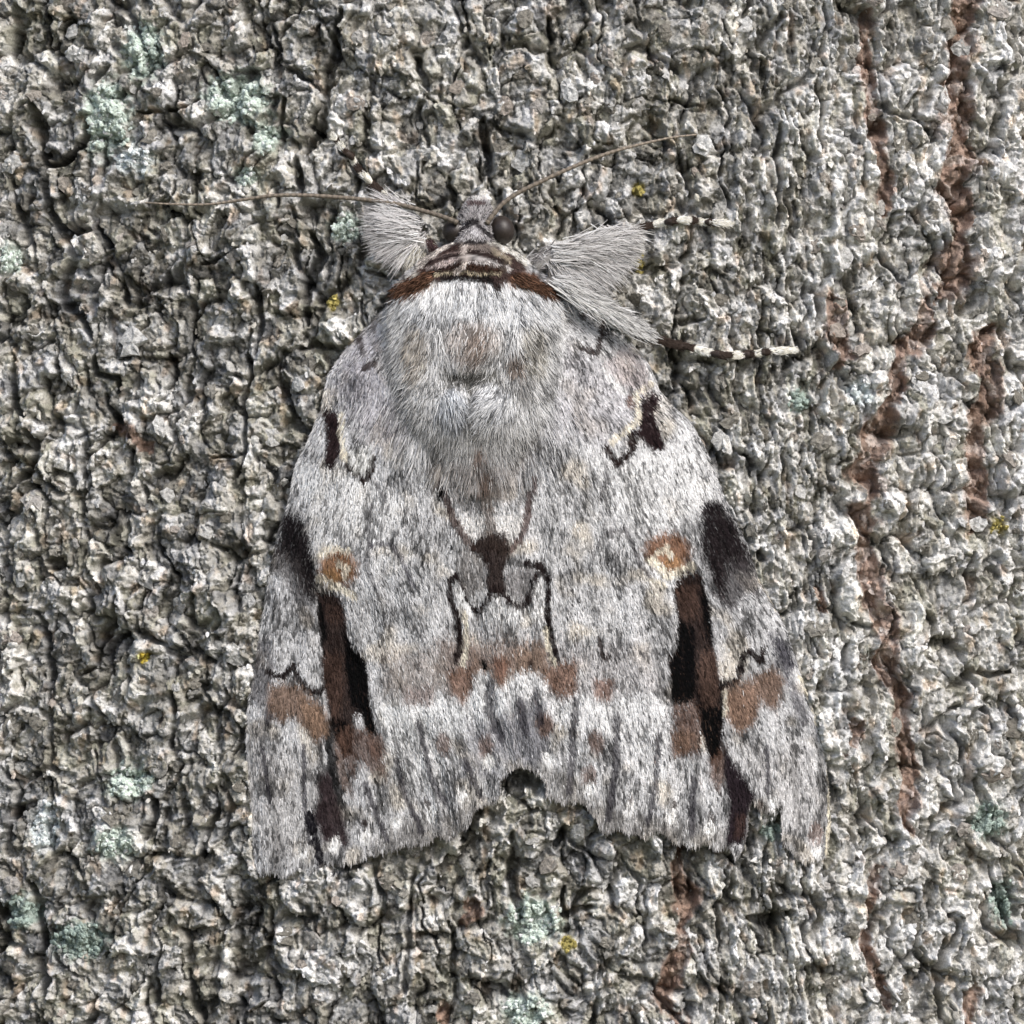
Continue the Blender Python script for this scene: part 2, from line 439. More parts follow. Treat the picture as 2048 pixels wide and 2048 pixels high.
area(c4((770, 430), (900, 480), (960, 560), (990, 760), (900, 720), (830, 640), (800, 740), (690, 640), (660, 480), (720, 480)), (0.095, 0.056, 0.042), 13, 0.85)
area(c4((680, 560), (760, 720), (790, 860), (700, 780)), (0.12, 0.075, 0.055), 8, 0.8)
area(c4((650, 680), (700, 830), (770, 1130), (740, 1160), (620, 1130), (540, 960), (590, 850), (570, 760)), (0.030, 0.020, 0.022), 9, 0.97)
line(c4((535, 960), (570, 1120), (600, 1250)), (0.010, 0.009, 0.012), 7)
line(c4((640, 420), (660, 640), (720, 900)), BLACK, 6, 0.9)
line(c2((285, 1300), (385, 1330), (430, 1262), (480, 1345), (540, 1425), (612, 1400)), (0.016, 0.012, 0.012), 4.4)
area(c2((285, 1370), (470, 1365), (540, 1450), (600, 1480), (640, 1560), (645, 1660), (570, 1710), (490, 1610), (430, 1560), (370, 1595), (290, 1540)), (0.175, 0.118, 0.088), 9, 0.95)
area(c2((470, 1440), (600, 1500), (635, 1640), (560, 1690), (500, 1560)), (0.24, 0.158, 0.110), 8, 0.8)

# right forewing marks
area(c1((1540, 1350), (1600, 1310), (1645, 1330), (1612, 1440), (1665, 1590), (1610, 1605), (1540, 1545), (1480, 1530), (1530, 1480)), (0.022, 0.014, 0.015), 5)
line(c1((1370, 1580), (1425, 1665), (1505, 1590), (1490, 1520)), (0.020, 0.013, 0.012), 5.2)
line(c1((1600, 1275), (1520, 1325), (1530, 1450), (1470, 1500), (1400, 1560)), CREAM, 4.2, 0.85)
line(c1((1350, 1130), (1390, 1250), (1460, 1310)), WHITE, 5, 0.7)
line(c1((1255, 1105), (1335, 1130), (1370, 980)), DBROWN, 4.2, 0.95)
line(c1((1160, 1200), (1240, 1150)), DGREY, 4, 0.7)
line(c1((1180, 830), (1260, 890), (1265, 950)), DBROWN, 6, 0.9)
spot(c1((1490, 1360))[0], (0.15, 0.09, 0.07), 10, 16, 0.8)
area(c1((1350, 1180), (1480, 1080), (1580, 1200), (1590, 1300), (1480, 1300)), (0.42, 0.37, 0.37), 16, 0.7)
line(c3((490, 100), (495, 200), (450, 300)), DGREY, 3.5, 0.6)
line(c3((490, 490), (600, 460), (650, 560), (700, 680), (760, 760)), (0.09, 0.085, 0.09), 3.2, 0.8)
line(c3((490, 490), (440, 560), (420, 640)), DGREY, 2.8, 0.6)
area(c3((1055, 290), (1180, 300), (1260, 420), (1320, 540), (1380, 700), (1310, 720), (1230, 700), (1200, 900), (1140, 860), (1100, 720), (1060, 650), (1045, 500)), (0.013, 0.010, 0.011), 18)
area(c3((1200, 640), (1330, 640), (1400, 780), (1395, 870), (1330, 840), (1230, 960), (1180, 900)), (0.045, 0.040, 0.042), 22, 0.85)
spot(c3((850, 590))[0], (0.20, 0.10, 0.055), 50, 38, 0.92)
spot(c3((880, 670))[0], (0.29, 0.165, 0.085), 26, 16, 0.9)
line(c3((800, 600), (850, 575), (870, 615)), CREAM, 5, 0.8)
line(c3((740, 640), (800, 670), (830, 730), (900, 725), (1000, 670)), CREAM, 5.5, 0.85)
line(c3((760, 760), (840, 790)), CREAM, 4, 0.6)
area(STRIPE_R, DBROWN, 4, 0.98)
area(c3((915, 980), (1010, 1040), (1020, 1250), (1010, 1470), (880, 1500), (872, 1340), (860, 1240), (900, 1170)), BLACK, 4)
area(c3((1050, 760), (1100, 900), (1125, 1130), (1080, 1120), (1060, 950)), BLACK, 5)
area(c3((1020, 1330), (1060, 1500), (1180, 1510), (1175, 1660), (1160, 1790), (1110, 1800), (1050, 1630)), BLACK, 5)
area(c3((1050, 1180), (1135, 1170), (1165, 1400), (1160, 1500), (1070, 1490), (1030, 1300)), (0.085, 0.053, 0.042), 11, 0.8)
area(c3((895, 800), (1030, 780), (1050, 980), (930, 1000)), (0.060, 0.036, 0.028), 12, 0.75)
area(c3((890, 1500), (1020, 1480), (1060, 1700), (1040, 1770), (880, 1800)), (0.095, 0.055, 0.041), 12, 0.9)
area(c3((890, 1640), (1000, 1650), (990, 1760), (900, 1790)), (0.19, 0.12, 0.085), 13, 0.75)
area(c5((1100, 640), (1200, 560), (1200, 700), (1160, 820), (1100, 760)), (0.10, 0.058, 0.042), 9, 0.85)
area(c5((1190, 560), (1240, 650), (1300, 740), (1380, 850), (1335, 930), (1325, 1060), (1280, 1150), (1195, 1130), (1215, 900), (1180, 720)), (0.018, 0.013, 0.016), 6)
area(c5((1260, 960), (1320, 950), (1310, 1090), (1240, 1110)), (0.045, 0.027, 0.024), 6, 0.8)
line(c3((1180, 1375), (1265, 1345), (1300, 1210), (1330, 1175), (1400, 1240), (1425, 1165)), (0.016, 0.012, 0.012), 4.8)
line(c3((1180, 1370), (1165, 1480), (1190, 1560)), BLACK, 4, 0.8)
area(c3((1190, 1395), (1300, 1340), (1480, 1270), (1545, 1330), (1525, 1440), (1490, 1530), (1400, 1470), (1370, 1590), (1290, 1660), (1205, 1580)), (0.185, 0.125, 0.095), 9, 0.95)
area(c3((1205, 1430), (1380, 1380), (1370, 1560), (1290, 1650), (1210, 1570)), (0.225, 0.145, 0.105), 9, 0.75)
line(c5((1185, 380), (1195, 250)), CREAM, 3, 0.7)
# white dots near the margin, with their dark companions
for q in (c4((1570, 650)), c4((1420, 840)), c4((1240, 950)), c4((1040, 1000)), c4((860, 1085)), c4((675, 1140)), c4((490, 1190)),
          c5((160, 640)), c5((400, 810)), c5((640, 920)), c5((880, 975)), c5((1100, 1040)), c5((1480, 905)), c5((1740, 1190))):
    spot(q[0], (0.86, 0.85, 0.83), 12, 17, 1.0)
for q in (c4((1220, 890)), c4((850, 1000)), c5((640, 870)), c5((890, 900)), c5((410, 745)), c5((1110, 980)), c5((1400, 900))):
    spot(q[0], (0.05, 0.035, 0.03), 8, 9, 0.8)
line(c5((1815, 700), (1818, 1000), (1800, 1180)), (0.70, 0.64, 0.50), 3.5, 0.9)
line(c3((1400, 760), (1500, 930)), (0.55, 0.48, 0.36), 2.6, 0.7)
line(c5((1640, 150), (1740, 400), (1790, 620)), (0.66, 0.60, 0.46), 3, 0.8)

# thorax, collar and head
area([(770, 595), (830, 575), (960, 570), (1060, 585), (1120, 600), (1130, 700), (1100, 840), (1020, 900), (900, 900), (800, 840), (760, 720)], (0.50, 0.50, 0.50), 20, 0.85)
area([(800, 596), (905, 572), (990, 582), (1075, 596), (1110, 602), (1085, 650), (960, 640), (840, 650)], (0.72, 0.74, 0.77), 16, 0.75)
spot((948, 676), (0.27, 0.215, 0.18), 58, 46, 0.55); spot((958, 692), (0.16, 0.115, 0.09), 24, 34, 0.6)
spot((840, 700), (0.36, 0.31, 0.25), 26, 60, 0.7)
spot((1062, 690), (0.40, 0.37, 0.31), 26, 60, 0.6)
spot((1030, 722), (0.36, 0.25, 0.18), 14, 24, 0.6)
area([(885, 725), (990, 725), (1010, 770), (900, 775)], (0.12, 0.115, 0.10), 14, 0.75)  # dark shading around the crest pit, painted in
spot((926, 746), (0.008, 0.008, 0.008), 20, 15, 0.97); area([(884, 738), (915, 730), (960, 734), (992, 738), (975, 756), (935, 764), (900, 756)], (0.03, 0.029, 0.026), 7, 0.85)  # darkness of the crest pit, painted over a shallow dip
spot((906, 808), (0.34, 0.36, 0.39), 30, 34, 0.85); spot((912, 822), (0.78, 0.80, 0.84), 10, 18, 0.8)
spot((985, 800), (0.44, 0.45, 0.47), 44, 44, 0.8); spot((1000, 812), (0.76, 0.78, 0.82), 12, 20, 0.7)
spot((954, 772), (0.74, 0.72, 0.70), 11, 8, 0.5); spot((955, 838), (0.16, 0.15, 0.13), 16, 14, 0.8)
area([(800, 835), (1080, 835), (1040, 890), (860, 890)], (0.28, 0.275, 0.265), 18, 0.6)
spot((959, 889), (0.16, 0.115, 0.095), 10, 22, 0.85); spot((968, 948), (0.13, 0.09, 0.07), 11, 30, 0.85)
spot((960, 918), (0.10, 0.085, 0.075), 10, 4, 0.8); spot((1045, 770), (0.14, 0.13, 0.12), 14, 34, 0.5)
area([(912, 486), (985, 484), (1015, 503), (1052, 522), (1048, 552), (995, 575), (900, 570), (862, 560), (838, 545), (870, 510)], (0.055, 0.031, 0.027), 5, 0.97)
area([(922, 486), (985, 486), (1010, 512), (960, 508), (926, 505)], (0.30, 0.255, 0.23), 5, 0.7)
line(c6((430, 870), (600, 800), (770, 770)), (0.46, 0.36, 0.33), 2.4, 0.6)
line(c6((400, 960), (560, 900), (760, 850)), (0.52, 0.44, 0.42), 4.2, 0.8)
line(c6((830, 850), (980, 860), (1180, 920), (1300, 960)), (0.66, 0.62, 0.60), 4.2, 0.85)
line(c6((1140, 760), (1300, 860)), (0.42, 0.36, 0.27), 5, 0.7)
line(c6((350, 900), (560, 830), (760, 800)), (0.020, 0.012, 0.012), 2.6, 0.9)
line(c6((850, 780), (1060, 810), (1260, 890)), (0.022, 0.014, 0.013), 3.6, 0.9)
line(c6((400, 1010), (620, 960), (780, 910)), (0.030, 0.018, 0.015), 4.0, 0.9)
line(c6((830, 930), (1000, 960), (1240, 960)), (0.050, 0.027, 0.018), 4.5, 0.9)
line(c6((470, 1030), (620, 1010), (830, 1000), (1000, 1030), (1200, 1020)), (0.58, 0.50, 0.36), 2.6, 0.75)
line(c6((560, 1080), (700, 1060), (900, 1085), (1080, 1090), (1180, 1200)), (0.016, 0.013, 0.013), 5.0, 0.95)
line(c6((1180, 1180), (1190, 1240)), (0.03, 0.022, 0.02), 4, 0.8)
line(c6((640, 650), (500, 740), (380, 830), (300, 910)), (0.78, 0.70, 0.64), 4.2, 0.95)
line(c6((1085, 480), (1130, 620), (1300, 720), (1545, 855)), (0.84, 0.81, 0.74), 7.0, 0.97)
line(c6((812, 680), (795, 830), (785, 940), (700, 1005)), (0.80, 0.70, 0.64), 3.4, 0.95)
area(c6((-60, 1260), (60, 1120), (230, 1060), (330, 1010), (420, 1080), (380, 1170), (300, 1240), (100, 1260)), (0.115, 0.062, 0.040), 5, 0.97)
area(c6((1330, 1040), (1500, 1000), (1620, 1020), (1680, 1100), (1740, 1180), (1900, 1150), (1850, 1250), (1720, 1290), (1620, 1220), (1500, 1140), (1300, 1150)), (0.125, 0.062, 0.038), 5, 0.97)
line(c6((1600, 1200), (1700, 1280), (1800, 1270), (1900, 1180)), (0.022, 0.014, 0.014), 4.5, 0.9)
area(c6((1650, 1000), (1860, 1060), (1900, 1150), (1740, 1150), (1680, 1090)), (0.60, 0.59, 0.61), 4, 0.9)
line(c6((0, 1285), (200, 1275), (330, 1240), (480, 1180), (700, 1130), (1000, 1150), (1170, 1230), (1300, 1180), (1540, 1160), (1660, 1290), (1800, 1320), (1920, 1210)), (0.80, 0.81, 0.83), 4.2, 0.85)
area([(944, 398), (966, 398), (988, 425), (990, 470), (986, 487), (912, 487), (914, 445), (925, 420)], (0.38, 0.36, 0.37), 5, 0.95)
spot((956, 403), (0.76, 0.73, 0.70), 11, 7, 0.9); line([(942, 414), (968, 414)], (0.10, 0.06, 0.06), 3, 0.8)
line([(914, 475), (937, 453), (952, 450), (966, 463), (980, 474)], (0.018, 0.015, 0.018), 3.0, 0.95)
line([(936, 487), (967, 488)], (0.016, 0.013, 0.014), 2.8, 0.95)
spot((952, 468), (0.66, 0.64, 0.66), 12, 9, 0.7)

def paint(px, py, jit=1.0, side=None, seed=0):
    """pigment of the moth at photo pixel (px, py)"""
    r = np.random.default_rng(100 + seed)
    n = len(px)
    if side is None:
        fx = np.zeros(n); fy = np.ones(n)
    else:
        fx, fy = wing_flow(px, py, side)
    f0 = fbm(px / 11, py / 28, 61, 2); f1_ = noise(px / 9, py / 16, 77)
    ra = r.normal(0, 1, n); rb = r.normal(0, 1, n)
    def shift(ka, kb):
        a = jit * ka * (ra + 1.2 * f0); b = jit * kb * (rb + 1.6 * f1_)
        return px + fx * a - fy * b, py + fy * a + fx * b
    xy = {"l": shift(2.6, 1.1), "s": shift(5.0, 2.2), "a": shift(6.0, 1.8)}
    c = wing_c(px, py, side) if side else px / 500.0
    cw = c + 0.012 * noise(px / 40, py / 70, 9)
    st = noise(cw * 60, py / 48, 21) * 0.55 + noise(cw * 150, py / 17, 22) * 0.65 + noise(px / 4.2, py / 6.5, 24) * 0.5
    bl = fbm(px / 52, py / 85, 23, 3)
    fleck = sstep(0.10, 0.40, noise(cw * 85 + 7, py / 27, 25) * 0.75 + noise(cw * 170, py / 12, 27) * 0.45 + noise(px / 5, py / 8, 26) * 0.35 - 0.42 * bl)
    g = 0.49 + 0.22 * bl + 0.24 * st
    if side:
        vn = np.abs(frac(cw * 9.5 + 0.35 * noise(cw * 5, py * 0 + 1.7, 28)) - 0.5)
        vein = (1 - sstep(0.03, 0.16, vn)) * sstep(1330, 1560, py) * sstep(-0.35, 0.25, noise(cw * 12, py / 60, 29) + 0.25)
        g = g * (1 - 0.62 * vein)
    g = g * (1 - 0.72 * fleck)
    col = np.stack([g * 0.985, g * 0.985, g * 1.0], -1)
    warm = sstep(0.1, 0.7, fbm(px / 75 + 9, py / 75, 29, 2))[:, None]
    col = col * (1 - warm) + col * np.array([1.02, 0.95, 0.84]) * warm
    for kind, pts, colr, w, op in FEATURES:
        x, y = xy[kind]
        q = np.asarray(pts, float).reshape(-1, 2)
        if kind == "s":
            pad = max(w) * 1.6 + 20
        else:
            pad = w * 3 + 24
        m = np.nonzero((x > q[:, 0].min() - pad) & (x < q[:, 0].max() + pad) & (y > q[:, 1].min() - pad) & (y < q[:, 1].max() + pad))[0]
        if not len(m):
            continue
        xm_, ym_ = x[m], y[m]
        if kind == "a":
            al = sstep(-w, w, sdist(xm_, ym_, pts))
        elif kind == "l":
            d, _ = dist_line(xm_, ym_, pts)
            al = (1 - sstep(w * 1.0, w * 1.8, d * (1 - 0.55 * noise(xm_ / 13, ym_ / 13, 43)))) * (0.86 + 0.14 * sstep(-0.5, 0.1, noise(xm_ / 7, ym_ / 9, 44)))
        else:
            d = np.hypot((xm_ - pts[0]) / w[0], (ym_ - pts[1]) / w[1])
            al = 1 - sstep(0.65, 1.2, d + 0.12 * noise(xm_ / 8, ym_ / 8, 41))
        if kind == "a" and w >= 10:
            # big soft areas break up into speckle instead of fading
            al = sstep(0.5 - 0.42, 0.5 + 0.42, al + 0.30 * st[m] + 0.12 * r.normal(0, 1, len(m)))
        al = (al * op)[:, None]
        # keep some of the streak texture inside each mark
        cc = np.array(colr)[None, :] * ((1 + 0.42 * st[m] + 0.15 * bl[m]) * (1 - (0.60 if max(colr) > 0.3 else 0.25) * fleck[m]))[:, None]
        col[m] = col[m] * (1 - al) + cc * al
    return np.clip(col, 0.003, 0.86)

# ------------------------------------------------------------------ bark: relief and pigment
CRACKS = [  # dark fissures (polyline, width, depth)
    ([(70, 330), (72, 268), (60, 200)], 9, 55), ([(76, 326), (83, 410), (108, 460), (174, 456)], 9, 60),
    ([(108, 460), (145, 507), (116, 580), (138, 616), (170, 670)], 10, 60), ([(212, 128), (190, 150), (182, 170)], 7, 45),
    ([(167, 236), (172, 268), (120, 306), (80, 330)], 9, 60), ([(268, 216), (300, 219), (345, 214), (373, 208), (395, 195)], 4.5, 45),
    ([(282, 220), (280, 260), (262, 285)], 4, 28), ([(594, 315), (597, 350), (602, 384)], 9, 60), ([(562, 195), (560, 290)], 6, 40),
    ([(680, 20), (663, 109), (648, 235), (604, 315)], 10, 55), ([(616, 460), (641, 507), (609, 565), (612, 652)], 10, 60),
    ([(15, 0), (22, 50), (8, 90)], 14, 55), ([(15, 720), (13, 803), (45, 830)], 9, 55), ([(41, 855), (57, 907), (39, 946), (0, 985)], 9, 55),
    ([(181, 705), (186, 746), (228, 757), (228, 790)], 7, 60), ([(200, 790), (226, 845), (190, 905), (165, 920)], 6, 40),
    ([(82, 1120), (110, 1118), (95, 1140)], 11, 50), ([(240, 1090), (262, 1110)], 6, 35), ([(42, 960), (66, 985), (90, 1015)], 4, 40),
    ([(488, 700), (490, 900), (470, 960)], 6, 45), ([(420, 920), (490, 905)], 4, 40), ([(10, 1640), (26, 1615)], 11, 60),
    ([(36, 1765), (65, 1810), (75, 1860), (72, 1940), (82, 2010)], 10, 55), ([(300, 1610), (296, 1660), (275, 1680)], 9, 55),
    ([(425, 1620), (405, 1660), (398, 1720)], 10, 55), ([(95, 1715), (130, 1725), (148, 1745)], 7, 50), ([(370, 1950), (395, 2040)], 8, 50),
    ([(310, 1960), (316, 2010)], 7, 45), ([(1026, 1660), (1032, 1770), (1036, 1850)], 11, 60), ([(1125, 1780), (1128, 1830), (1190, 1822)], 7, 50),
    ([(905, 1840), (912, 1880), (905, 1990), (895, 2050)], 8, 45), ([(1130, 1650), (1110, 1700)], 9, 50), ([(940, 1640), (920, 1690)], 9, 50),
    ([(820, 1800), (815, 1880), (808, 1990)], 7, 40), ([(1438, 1790), (1440, 1900)], 5, 40), ([(1500, 1840), (1545, 1850), (1590, 1830)], 9, 45),
    ([(1880, 1640), (1920, 1600), (1915, 1550)], 8, 45), ([(1990, 1760), (2040, 1850)], 10, 50), ([(1895, 1880), (1890, 2048)], 7, 45),
    ([(1557, 250), (1558, 454)], 6, 50), ([(1653, 0), (1647, 113)], 4, 35), ([(1647, 221), (1647, 300)], 4, 35), ([(1590, 660), (1598, 690)], 8, 45),
    ([(1480, 130), (1560, 20)], 9, 40), ([(1330, 195), (1400, 200)], 5, 40), ([(1000, 380), (1010, 440), (1000, 470)], 7, 45),
    ([(970, 240), (975, 330), (950, 370)], 10, 50), ([(600, 700), (700, 690)], 5, 35), ([(510, 560), (520, 640), (505, 700)], 7, 40),
    ([(735, 545), (800, 560)], 4, 35), ([(735, 400), (742, 470), (725, 540)], 5, 45), ([(1345, 690), (1360, 720), (1345, 780)], 9, 50),
    ([(1360, 650), (1400, 640)], 6, 40), ([(1520, 1110), (1540, 1125)], 9, 45), ([(1700, 1290), (1690, 1340)], 8, 40), ([(840, 120), (850, 180)], 8, 45),
    ([(840, 220), (860, 300), (850, 345)], 6, 35), ([(480, 500), (400, 520)], 4, 30), ([(330, 700), (345, 745), (310, 800)], 5, 40),
    ([(230, 1190), (200, 1290), (150, 1350)], 6, 40), ([(60, 1230), (90, 1300), (85, 1400)], 7, 40), ([(340, 1380), (350, 1440), (330, 1500)], 7, 40),
    ([(1900, 1380), (1960, 1345), (2048, 1350)], 6, 40), ([(1955, 1100), (1950, 1190)], 5, 35),
]
GROOVES = [  # brown inner bark laid open in furrows
    ([(1938, -60), (1937, 71), (1925, 128), (1912, 180), (1925, 260), (1925, 340), (1942, 400), (1935, 470), (1915, 560), (1880, 600)], 23, 42),
    ([(1869, 596), (1857, 628), (1857, 671), (1812, 705), (1792, 753), (1809, 779), (1772, 827), (1755, 869), (1752, 912), (1732, 930), (1744, 983),
      (1730, 1011), (1738, 1054), (1741, 1110), (1738, 1160), (1760, 1230), (1785, 1285), (1775, 1340), (1810, 1400), (1823, 1484), (1830, 1560), (1817, 1632), (1828, 1667)], 17, 46),
    ([(1741, 20), (1735, 113), (1747, 170), (1755, 227), (1755, 284), (1772, 326), (1784, 369), (1775, 425)], 11, 42),
    ([(1999, 650), (1982, 699), (1988, 756), (1982, 813), (1962, 855), (1960, 912), (1977, 955), (1968, 997), (1955, 1060)], 18, 44),
    ([(1665, 590), (1684, 657), (1693, 713), (1676, 747)], 15, 40),
    ([(1367, 1680), (1354, 1746), (1376, 1785), (1371, 1873), (1362, 1921), (1323, 1983), (1349, 2030), (1352, 2110)], 14, 44),
    ([(1766, 1740), (1744, 1807), (1735, 1895), (1771, 1961), (1779, 2030)], 9, 38),
    ([(930, 1800), (950, 1820), (925, 1850)], 10, 30), ([(1690, 1520), (1720, 1480), (1712, 1440)], 8, 34),
    ([(1640, 1180), (1655, 1230)], 8, 30), ([(880, 2000), (885, 2060)], 9, 34), ([(225, 850), (270, 880), (290, 900)], 14, 14),
    ([(1960, 1980), (1945, 2060)], 10, 20),
]
LICHENS = [  # x, y, rx, ry, colour, label
    (205, 235, 46, 74, 0, "tall mint green lichen patch touching the left end of a long black bark crack"),
    (280, 100, 42, 54, 0, "pale green lichen streak growing above the long black bark crack"),
    (468, 195, 64, 46, 0, "wide mint green lichen patch at the upper end of the long black crack"),
    (530, 272, 26, 34, 0, "small pale green lichen patch just below the wide mint lichen"),
    (268, 318, 40, 26, 1, "flat blue grey lichen smear under the tall mint green lichen"),
    (490, 352, 24, 20, 0, "little pale green lichen tuft above the tip of the moth's long straight antenna"),
    (76, 1660, 27, 46, 1, "bright ice blue lichen rosette beside a dark bark pit"),
    (222, 1690, 42, 32, 0, "grey green lichen patch beside the ice blue rosette, frilled at its edge"),
    (250, 1565, 44, 34, 0, "faint green lichen crust above the frilled grey green patch"),
    (1065, 1842, 52, 46, 0, "round pale green lichen cushion on the bark below the notch between the wings"),
    (1052, 2022, 44, 34, 0, "whitish green lichen clump below the round pale cushion"),
    (2022, 1812, 26, 44, 2, "rounded teal lichen knob beside a black diagonal crack"),
    (1988, 1645, 38, 38, 2, "dusty teal lichen patch above the rounded teal knob"),
    (690, 455, 32, 26, 0, "pale lichen scrap beside the furry foreleg under the long antenna"),
    (30, 1830, 32, 34, 2, "dull green lichen patch beside the dark forked crack"),
    (8, 515, 18, 34, 0, "thin pale green lichen edge left of the deep winding cracks"),
    (1545, 1665, 22, 18, 2, "small dusty green lichen in the gap of the wing tip"),
    (150, 1885, 60, 36, 2, "faint green lichen film spread over rough bark under the dull green patch"),
    (1725, 785, 26, 24, 1, "white blue lichen fleck beside the brown furrow"),
    (1600, 800, 22, 26, 2, "tiny green lichen crust between the moth's banded leg and brown furrow"),
    (285, 1317, 12, 12, 3, "bright yellow lichen dot alone on dark bark beside the moth"),
    (1137, 1888, 17, 16, 4, "ochre yellow lichen tuft below the round pale cushion"),
    (663, 603, 14, 15, 4, "mustard lichen speck on a bark knob beside the moth's shoulder"),
    (1278, 526, 11, 18, 4, "olive yellow lichen sliver beside the furry raised foreleg"),
    (1278, 378, 12, 14, 4, "olive lichen speck above the raised banded foreleg"),
    (2012, 1052, 16, 18, 4, "olive yellow moss tuft in the outer brown furrow"),
]
LCOL = [(0.54, 0.64, 0.57), (0.62, 0.69, 0.70), (0.27, 0.345, 0.305), (0.62, 0.47, 0.03), (0.33, 0.275, 0.07)]

def bark_relief(u, v, full=True):
    wx = u + 22 * noise(u / 75, v / 75, 1) + 7 * noise(u / 22, v / 22, 2)
    wy = v + 22 * noise(u / 75, v / 75, 3) + 7 * noise(u / 22, v / 22, 4)
    str_ = sstep(1380, 1700, u)                       # the bark is stringier to that side
    h = 12 * noise(u / 260, v / 340, 5)
    f1, f2, ci, dx, dy = worley(wx / 92, wy / 140, 11)
    gap = sstep(0.0, 0.19, f2 - f1)
    open_ = sstep(-0.25, 0.35, noise(u / 140, v / 140, 6))
    h = h + 24 * (ci - 0.5) + 16 * ((frac(ci * 37) - 0.5) * dx + (frac(ci * 91) - 0.2) * dy) - (1 - gap) * 40 * open_
    plate = ci
    f1, f2, ci2, dx, dy = worley(wx / (35 - 7 * str_), wy / (49 + 12 * str_), 21)
    h = h + 16 * (ci2 - 0.5) + 9 * (1 - 1.5 * f1 * f1) + 18 * ((frac(ci2 * 53) - 0.5) * dx + (frac(ci2 * 17) - 0.30) * dy) - 16 * (1 - sstep(0, 0.15, f2 - f1)) * sstep(-0.2, 0.4, noise(u / 60, v / 60, 8))
    # flaking layers: broken contour-like steps
    lay = 2.6 * fbm(wx / 46, wy / 40, 61, 3) + 1.2 * (ci2 - 0.5)
    h = h + 6.5 * (np.floor(lay) + sstep(0.82, 1.0, frac(lay)))
    lay = 2.2 * fbm(u / 17, v / (15 + 14 * str_), 64, 2) + 0.8 * noise(wx / 9, wy / 8, 65)
    h = h + 2.3 * (np.floor(lay) + sstep(0.75, 1.0, frac(lay)))
    f1, f2, ci3, dx, dy = worley((wx + 5 * noise(u / 9, v / 9, 71)) / 15.5, (wy + 5 * noise(u / 9, v / 9, 72)) / (17 + 5 * str_), 31)
    h = h + 5 * (ci3 - 0.5) + 2.5 * (1 - 1.4 * f1 ** 3) + 7 * ((frac(ci3 * 53) - 0.5) * dx + (frac(ci3 * 17) - 0.35) * dy)
    f1, f2, ci4, dx, dy = worley((u + 4 * noise(u / 7, v / 7, 73)) / 7.0, (v + 4 * noise(u / 7, v / 7, 74)) / 8.5, 41)
    h = h + 2.0 * (ci4 - 0.5) + 0.9 * (1 - f1)
    rd = np.abs(noise(wx / 85, wy / 300, 69))
    h = h - 34 * (1 - sstep(0.012, 0.065, rd + 0.03 * noise(u / 12, v / 12, 70))) * sstep(-0.15, 0.3, noise(u / 110, v / 150, 75))
    fib = noise(wx / 6.5, wy / 55, 66)
    h = h - 9 * sstep(0.18, 0.5, fib) * sstep(-0.3, 0.3, noise(u / 90, v / 120, 67) + 0.4 * str_) + 3 * noise(wx / 12, wy / 90, 68)
    h = h + 2.0 * fbm(u / 5.0, v / (7.0 + 9 * str_), 51, 2)
    furrow = np.zeros(u.shape)
    if full:
        for pts, w, dep in CRACKS:
            q = np.asarray(pts, float)
            m = (u > q[:, 0].min() - 60) & (u < q[:, 0].max() + 60) & (v > q[:, 1].min() - 60) & (v < q[:, 1].max() + 60)
            if not m.any():
                continue
            d, t = dist_line(wx[m] * 0.6 + u[m] * 0.4, wy[m] * 0.6 + v[m] * 0.4, pts)
            ww = w * (0.45 + 0.75 * np.sqrt(np.clip(np.minimum(t, 1 - t) * 4, 0, 1)))
            h[m] = h[m] - 1.1 * dep * (1 - sstep(ww * 0.35, ww * 1.15, d))
        for pts, w, dep in GROOVES:
            q = np.asarray(pts, float)
            m = (u > q[:, 0].min() - 70) & (u < q[:, 0].max() + 70) & (v > q[:, 1].min() - 70) & (v < q[:, 1].max() + 70)
            if not m.any():
                continue
            d, t = dist_line(wx[m] * 0.5 + u[m] * 0.5, wy[m] * 0.5 + v[m] * 0.5, pts)
            ww = w * (0.95 + 1.0 * noise(u[m] / 55, v[m] / 70, 91)) * (0.4 + 0.6 * sstep(0, 0.06, np.minimum(t, 1 - t)))
            k = 1 - sstep(ww * 0.75, ww * 1.25, d)
            h[m] = h[m] * (1 - 0.25 * k) - dep * k * (0.52 + 0.5 * noise(u[m] / 30, v[m] / 45, 93))
            furrow[m] = np.maximum(furrow[m], 1 - sstep(ww * 0.95, ww * 1.8, d + 7 * noise(u[m] / 14, v[m] / 24, 92) + 3 * noise(u[m] / 5, v[m] / 6, 94)))
        # bark gives way under the moth
        for side, poly in (('L', WING_L), ('R', WING_R)):
            q = np.asarray(poly)
            m = np.nonzero((u > q[:, 0].min() - 5) & (u < q[:, 0].max() + 5) & (v > q[:, 1].min() - 5) & (v < q[:, 1].max() + 5))
            um, vm = u[m], v[m]
            if um.size:
                ins = inside(um, vm, poly)
                hw = wing_height(um, vm, side) - 9
                h[m] = np.where(ins, np.minimum(h[m], hw), h[m])
        # pit behind the tail notch
        dn = np.hypot((u - 1046) / 44, (v - 1566) / 40)
        h = h - 26 * (1 - sstep(0.75, 1.15, dn)) + 20 * (1 - sstep(0.0, 0.62, np.hypot((u - 1050) / 44, (v - 1580) / 40)))
    return h, furrow, plate, ci2, ci3, ci4, str_

